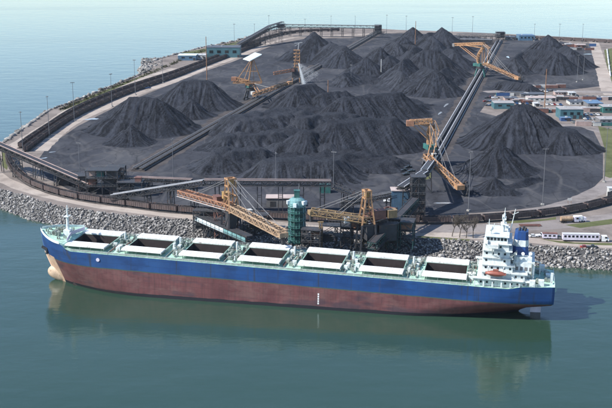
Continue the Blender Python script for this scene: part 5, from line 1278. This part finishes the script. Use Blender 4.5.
# ================================================================== VEHICLES
def make_vehicle(body, kind='car'):
    r = empty('parked_car', (0, 0, 0), 'x', 'car')
    if kind == 'car': L, W, H1, cab = 4.5, 1.8, .85, (-.3, 2.3, .6)
    else: L, W, H1, cab = 5.6, 2.0, 1.0, (.5, 1.9, .8)
    mb = MB(); prof = [(-L / 2, .35), (L / 2, .35), (L / 2, H1 * .8), (L / 2 - .25, H1 + .05), (-L / 2 + .1, H1 + .1), (-L / 2, H1)]; n = len(prof)
    mb.add([(x, -W / 2, z) for x, z in prof] + [(x, W / 2, z) for x, z in prof], [tuple(range(n)), tuple(range(2 * n - 1, n - 1, -1))] + [(i, n + i, n + (i + 1) % n, (i + 1) % n) for i in range(n)])
    c, l, h = cab; mb.add([(c - l / 2 + .2, -W / 2 + .22, H1 + h), (c + l / 2 - .6, -W / 2 + .22, H1 + h), (c + l / 2 - .6, W / 2 - .22, H1 + h), (c - l / 2 + .2, W / 2 - .22, H1 + h)] + [(c - l / 2 + .2, -W / 2 + .22, H1 + h - .06), (c + l / 2 - .6, -W / 2 + .22, H1 + h - .06), (c + l / 2 - .6, W / 2 - .22, H1 + h - .06), (c - l / 2 + .2, W / 2 - .22, H1 + h - .06)], [(0, 1, 2, 3), (7, 6, 5, 4), (0, 4, 5, 1), (1, 5, 6, 2), (2, 6, 7, 3), (3, 7, 4, 0)])
    mb.build('body', body, r)
    g = MB(); g.add([(c - l / 2, -W / 2 + .1, H1), (c + l / 2, -W / 2 + .1, H1), (c + l / 2, W / 2 - .1, H1), (c - l / 2, W / 2 - .1, H1), (c - l / 2 + .25, -W / 2 + .25, H1 + h - .05), (c + l / 2 - .65, -W / 2 + .25, H1 + h - .05), (c + l / 2 - .65, W / 2 - .25, H1 + h - .05), (c - l / 2 + .25, W / 2 - .25, H1 + h - .05)], [(0, 1, 5, 4), (1, 2, 6, 5), (2, 3, 7, 6), (3, 0, 4, 7)])
    g.build('glasshouse', 'glass', r)
    for x in (-L * .3, L * .3):
        for y in (-W / 2 + .1, W / 2 - .1): MB().tube((x, y - .12, .34), (x, y + .12, .34), .34, n=10).build('wheel', 'tyre', r)
    return r
protos = {}
CL = {'car_white': 'white', 'car_grey': 'grey', 'car_dark': 'black', 'car_red': 'red', 'car_blue': 'blue'}
def put_car(px, py, rz, colr, label, group, kind='car'):
    key = (colr, kind)
    if key not in protos: protos[key] = make_vehicle(colr, kind); o = protos[key]
    else: o = copy_tree(protos[key])
    p = G(px, py); o.location = (p.x, p.y, ZL + .03); o.rotation_euler = (0, 0, rz); tag(o, label, 'car', group)
rv = random.Random(11)
for (x0, x1, y, n, where) in [(487, 497, 98, 5, 'near the half-hidden teal workshop'), (486, 496, 102, 5, 'near the half-hidden teal workshop'), (488, 494, 106, 3, 'near the half-hidden teal workshop'), (517, 533, 104, 6, 'on the lot before the pink-roofed building'), (546, 560, 105, 6, 'on the lot before the pink-roofed building'), (585, 601, 119.5, 8, 'in the row beside the teal workshop'), (583, 600, 115, 7, 'in the row beside the teal workshop'), (573, 593, 122.5, 9, 'in the row beside the teal workshop'), (575, 600, 97.5, 9, 'along the camp road'), (540, 556, 91.3, 5, 'along the camp road'), (548, 590, 111 - 12.5, 8, 'along the camp road'), (520, 545, 92, 6, 'along the camp road')]:
    for k in range(n):
        cl = rv.choice(['car_white', 'car_white', 'car_grey', 'car_dark', 'car_red', 'car_blue']); x = x0 + (x1 - x0) * (k + rv.uniform(-.2, .2)) / max(1, n - 1)
        put_car(x, y + rv.uniform(-.3, .3), math.pi / 2 + rv.uniform(-.15, .15) if n > 5 else rv.uniform(-.3, .3), cl, CL[cl] + ' parked car ' + where, CL[cl] + ' cars ' + where, rv.choice(['car', 'pickup']))
for x, y in [(404, 171), (408, 168), (411, 172), (406, 175)]: put_car(x, y, .6, 'car_dark', 'black vehicle parked at the foot of the reclaimer mound', 'black vehicles by the reclaimer', 'pickup')
put_car(533.5, 237, 0.1, 'car_white', 'white car parked alone behind the pickup trailer on the shore road', None); 
put_car(388.5, 202, 0, 'car_white', 'white pickup left of the blue transfer house', None, 'pickup')
put_car(228, 131.5, .5, 'car_white', 'white pickup driving beside the western conveyor', None, 'pickup')
put_car(585, 248, 0, 'car_red', 'dark red car parked at the boulder edge', None); put_car(592, 248.3, 0, 'car_dark', 'black pickup parked at the boulder edge', None, 'pickup')
put_car(148, 88.5, .6, 'car_blue', 'blue pickup on the inner road of the western curve', None, 'pickup')
def wheels(r, xs, W, rad=.5):
    for x in xs:
        for y in (-W, W): MB().tube((x, y - .16, rad), (x, y + .16, rad), rad, n=12).build('wheel', 'tyre', r)
p = G(582.5, 241.2); r = empty('box_trailer_truck', p, 'long white bus-like trailer truck parked on the shore road', 'truck', rz=-.06)
MB().box((-1, 0, 2.3), (17.5, 2.6, 2.9)).build('box_body', 'lilac_white', r); MB().box((-1, 0, 3.82), (17.8, 2.8, .16)).build('roof', 'white_roof', r)
for k in range(9): MB().box((-8.6 + k * 1.9, -1.32, 2.7), (1.1, .08, 1.0)).build('window', 'glass', r)
cb = MB(); cb.box((10.2, 0, 1.7), (2.6, 2.4, 2.6)); cb.box((11.9, 0, 1.1), (1.0, 2.2, 1.2)); cab = cb.build('cab', 'car_white', r); MB().box((10.9, -1.22, 2.3), (1.1, .08, .8)).box((11.52, 0, 2.4), (.1, 2.0, .9)).build('cab_window', 'glass', cab); MB().box((0, 0, .85), (20, 1.2, .3)).build('chassis', 'steel_dark', r); wheels(r, (-8, -6.6, 6.6, 8, 11.4), 1.05, .55)
p = G(549.5, 238.8); r = empty('caravan_trailer', p, 'short pale caravan with dark roof hitched behind a pickup', 'trailer', rz=-.08)
MB().box((0, 0, 1.7), (7, 2.4, 2.2)).build('box_body', 'lilac_white', r); MB().box((0, 0, 2.9), (7.3, 2.6, .2)).build('roof', 'rust_red', r); [MB().box((-2.2 + k * 2.1, -1.22, 1.9), (1.2, .08, .8)).build('window', 'glass', r) for k in range(3)]; MB().box((4.2, 0, .7), (2.0, .3, .2)).build('drawbar', 'steel_dark', r); wheels(r, (-1, .2), 1.05, .42)
put_car(558.3, 238.9, 0, 'car_grey', 'grey pickup between the caravan and the long trailer truck', None, 'pickup'); put_car(541.5, 236.5, 0.2, 'car_white', 'white pickup at the tail of the caravan', None, 'pickup')
p = G(571, 222.5); r = empty('tank_truck', p, 'white-cabbed truck with tan tank beside the shore train', 'truck', rz=.12)
MB().tube((-5.6, 0, 2.2), (.6, 0, 2.2), 1.25, n=14).build('tank', 'tan', r); MB().box((2.6, 0, 1.9), (2.4, 2.4, 2.6)).box((4.3, 0, 1.3), (1.2, 2.2, 1.4)).build('cab', 'lilac_white', r); MB().box((2.9, -1.22, 2.4), (1.2, .08, .8)).box((3.82, 0, 2.5), (.1, 1.9, .8)).build('cab_window', 'glass', r); MB().box((-.8, 0, .85), (10.6, 1.1, .3)).build('chassis', 'steel_dark', r); wheels(r, (-4.6, -3.2, 1.2, 4.2), 1.0, .52)
p = G(579.5, 221.8); r = empty('box_truck', p, 'white box truck beside the tank truck', 'truck', rz=.12); MB().box((-1, 0, 2.1), (4.4, 2.3, 2.4)).build('box_body', 'car_white', r); MB().box((2.3, 0, 1.5), (1.8, 2.1, 1.9)).build('cab', 'lilac_white', r); MB().box((3.22, 0, 1.9), (.08, 1.7, .7)).build('cab_window', 'glass', r); MB().box((0, 0, .75), (6.6, 1, .25)).build('chassis', 'steel_dark', r); wheels(r, (-2.3, 2.2), .95, .45)
p = G(530, 226); r = empty('rail_stack', p, 'flat stack of dark steel rails beside the shore road', 'rail stack', rz=.02)
for k in range(6): MB().box((0, -1.3 + k * .52, .55), (11, .3, .35)).build('rail', 'rust_red', r)
MB().box((-4, 0, .2), (.4, 3.2, .36)).box((4, 0, .2), (.4, 3.2, .36)).build('sleeper', 'wood', r)
p = G(569.5, 203.5); r = empty('site_sign', p, 'small white sign board on posts beyond the shore train', 'sign'); MB().box((0, 0, 2.4), (2.4, .12, 1.4)).build('board', 'white_wall', r); MB().bar((-.9, .1, -.1), (-.9, .1, 3), .14).bar((.9, .1, -.1), (.9, .1, 3), .14).build('post', 'wood', r)

# ================================================================== BARE TREES
def tree(px, py, yt, label):
    p = G(px, py); H = zat(p, yt) - ZL; r = empty('bare_tree', p, label, 'tree', 'bare trees by the shore road'); tr = MB(); tw = MB(); rt = random.Random(int(px * 10))
    def br(a, d, L, rad, dep):
        m_ = tr if dep < 2 else tw; n = 3; p0 = a
        for k in range(n):
            d = (d + Vector((rt.gauss(0, .12), rt.gauss(0, .12), .07))).normalized(); p1 = p0 + d * L / n; m_.tube(p0, p1, rad * (1 - k / n * .35), rad * (1 - (k + 1) / n * .35), n=6 if dep < 2 else 4, cap=False); p0 = p1
            if dep < 4 and (k > 0 or dep > 0):
                for _ in range(2 if dep < 3 else 2):
                    e = Vector((rt.gauss(0, 1), rt.gauss(0, 1), 0)).normalized(); br(p0, (d * .8 + e * .65 + Vector((0, 0, .15))).normalized(), L * rt.uniform(.5, .72), rad * .5, dep + 1)
    br(Vector((0, 0, -.2)), Vector((0, 0, 1)), H * .42, .26, 0)
    tr.build('trunk', 'bark', r); tw.build('crown', 'bark', r)
for a in [(452, 236.5, 210), (459.5, 237.5, 209), (473, 238, 213), (466, 238, 217)]: tree(*a, 'bare leafless tree between the shore road and the boulders')

# ================================================================== HAZE
m = bpy.data.materials.new('haze_air'); m.use_nodes = True; t = m.node_tree; t.nodes.clear(); M['haze_air'] = m
pv = t.nodes.new('ShaderNodeVolumePrincipled'); pv.inputs['Color'].default_value = (.80, .89, 1.0, 1); pv.inputs['Density'].default_value = HAZE; pv.inputs['Anisotropy'].default_value = .2
ou = t.nodes.new('ShaderNodeOutputMaterial'); t.links.new(pv.outputs[0], ou.inputs['Volume'])
mb = MB(); mb.box((0, 21000, 71.5), (62000, 49000, 167)); tag(mb.build('haze', 'haze_air'), kind='stuff')
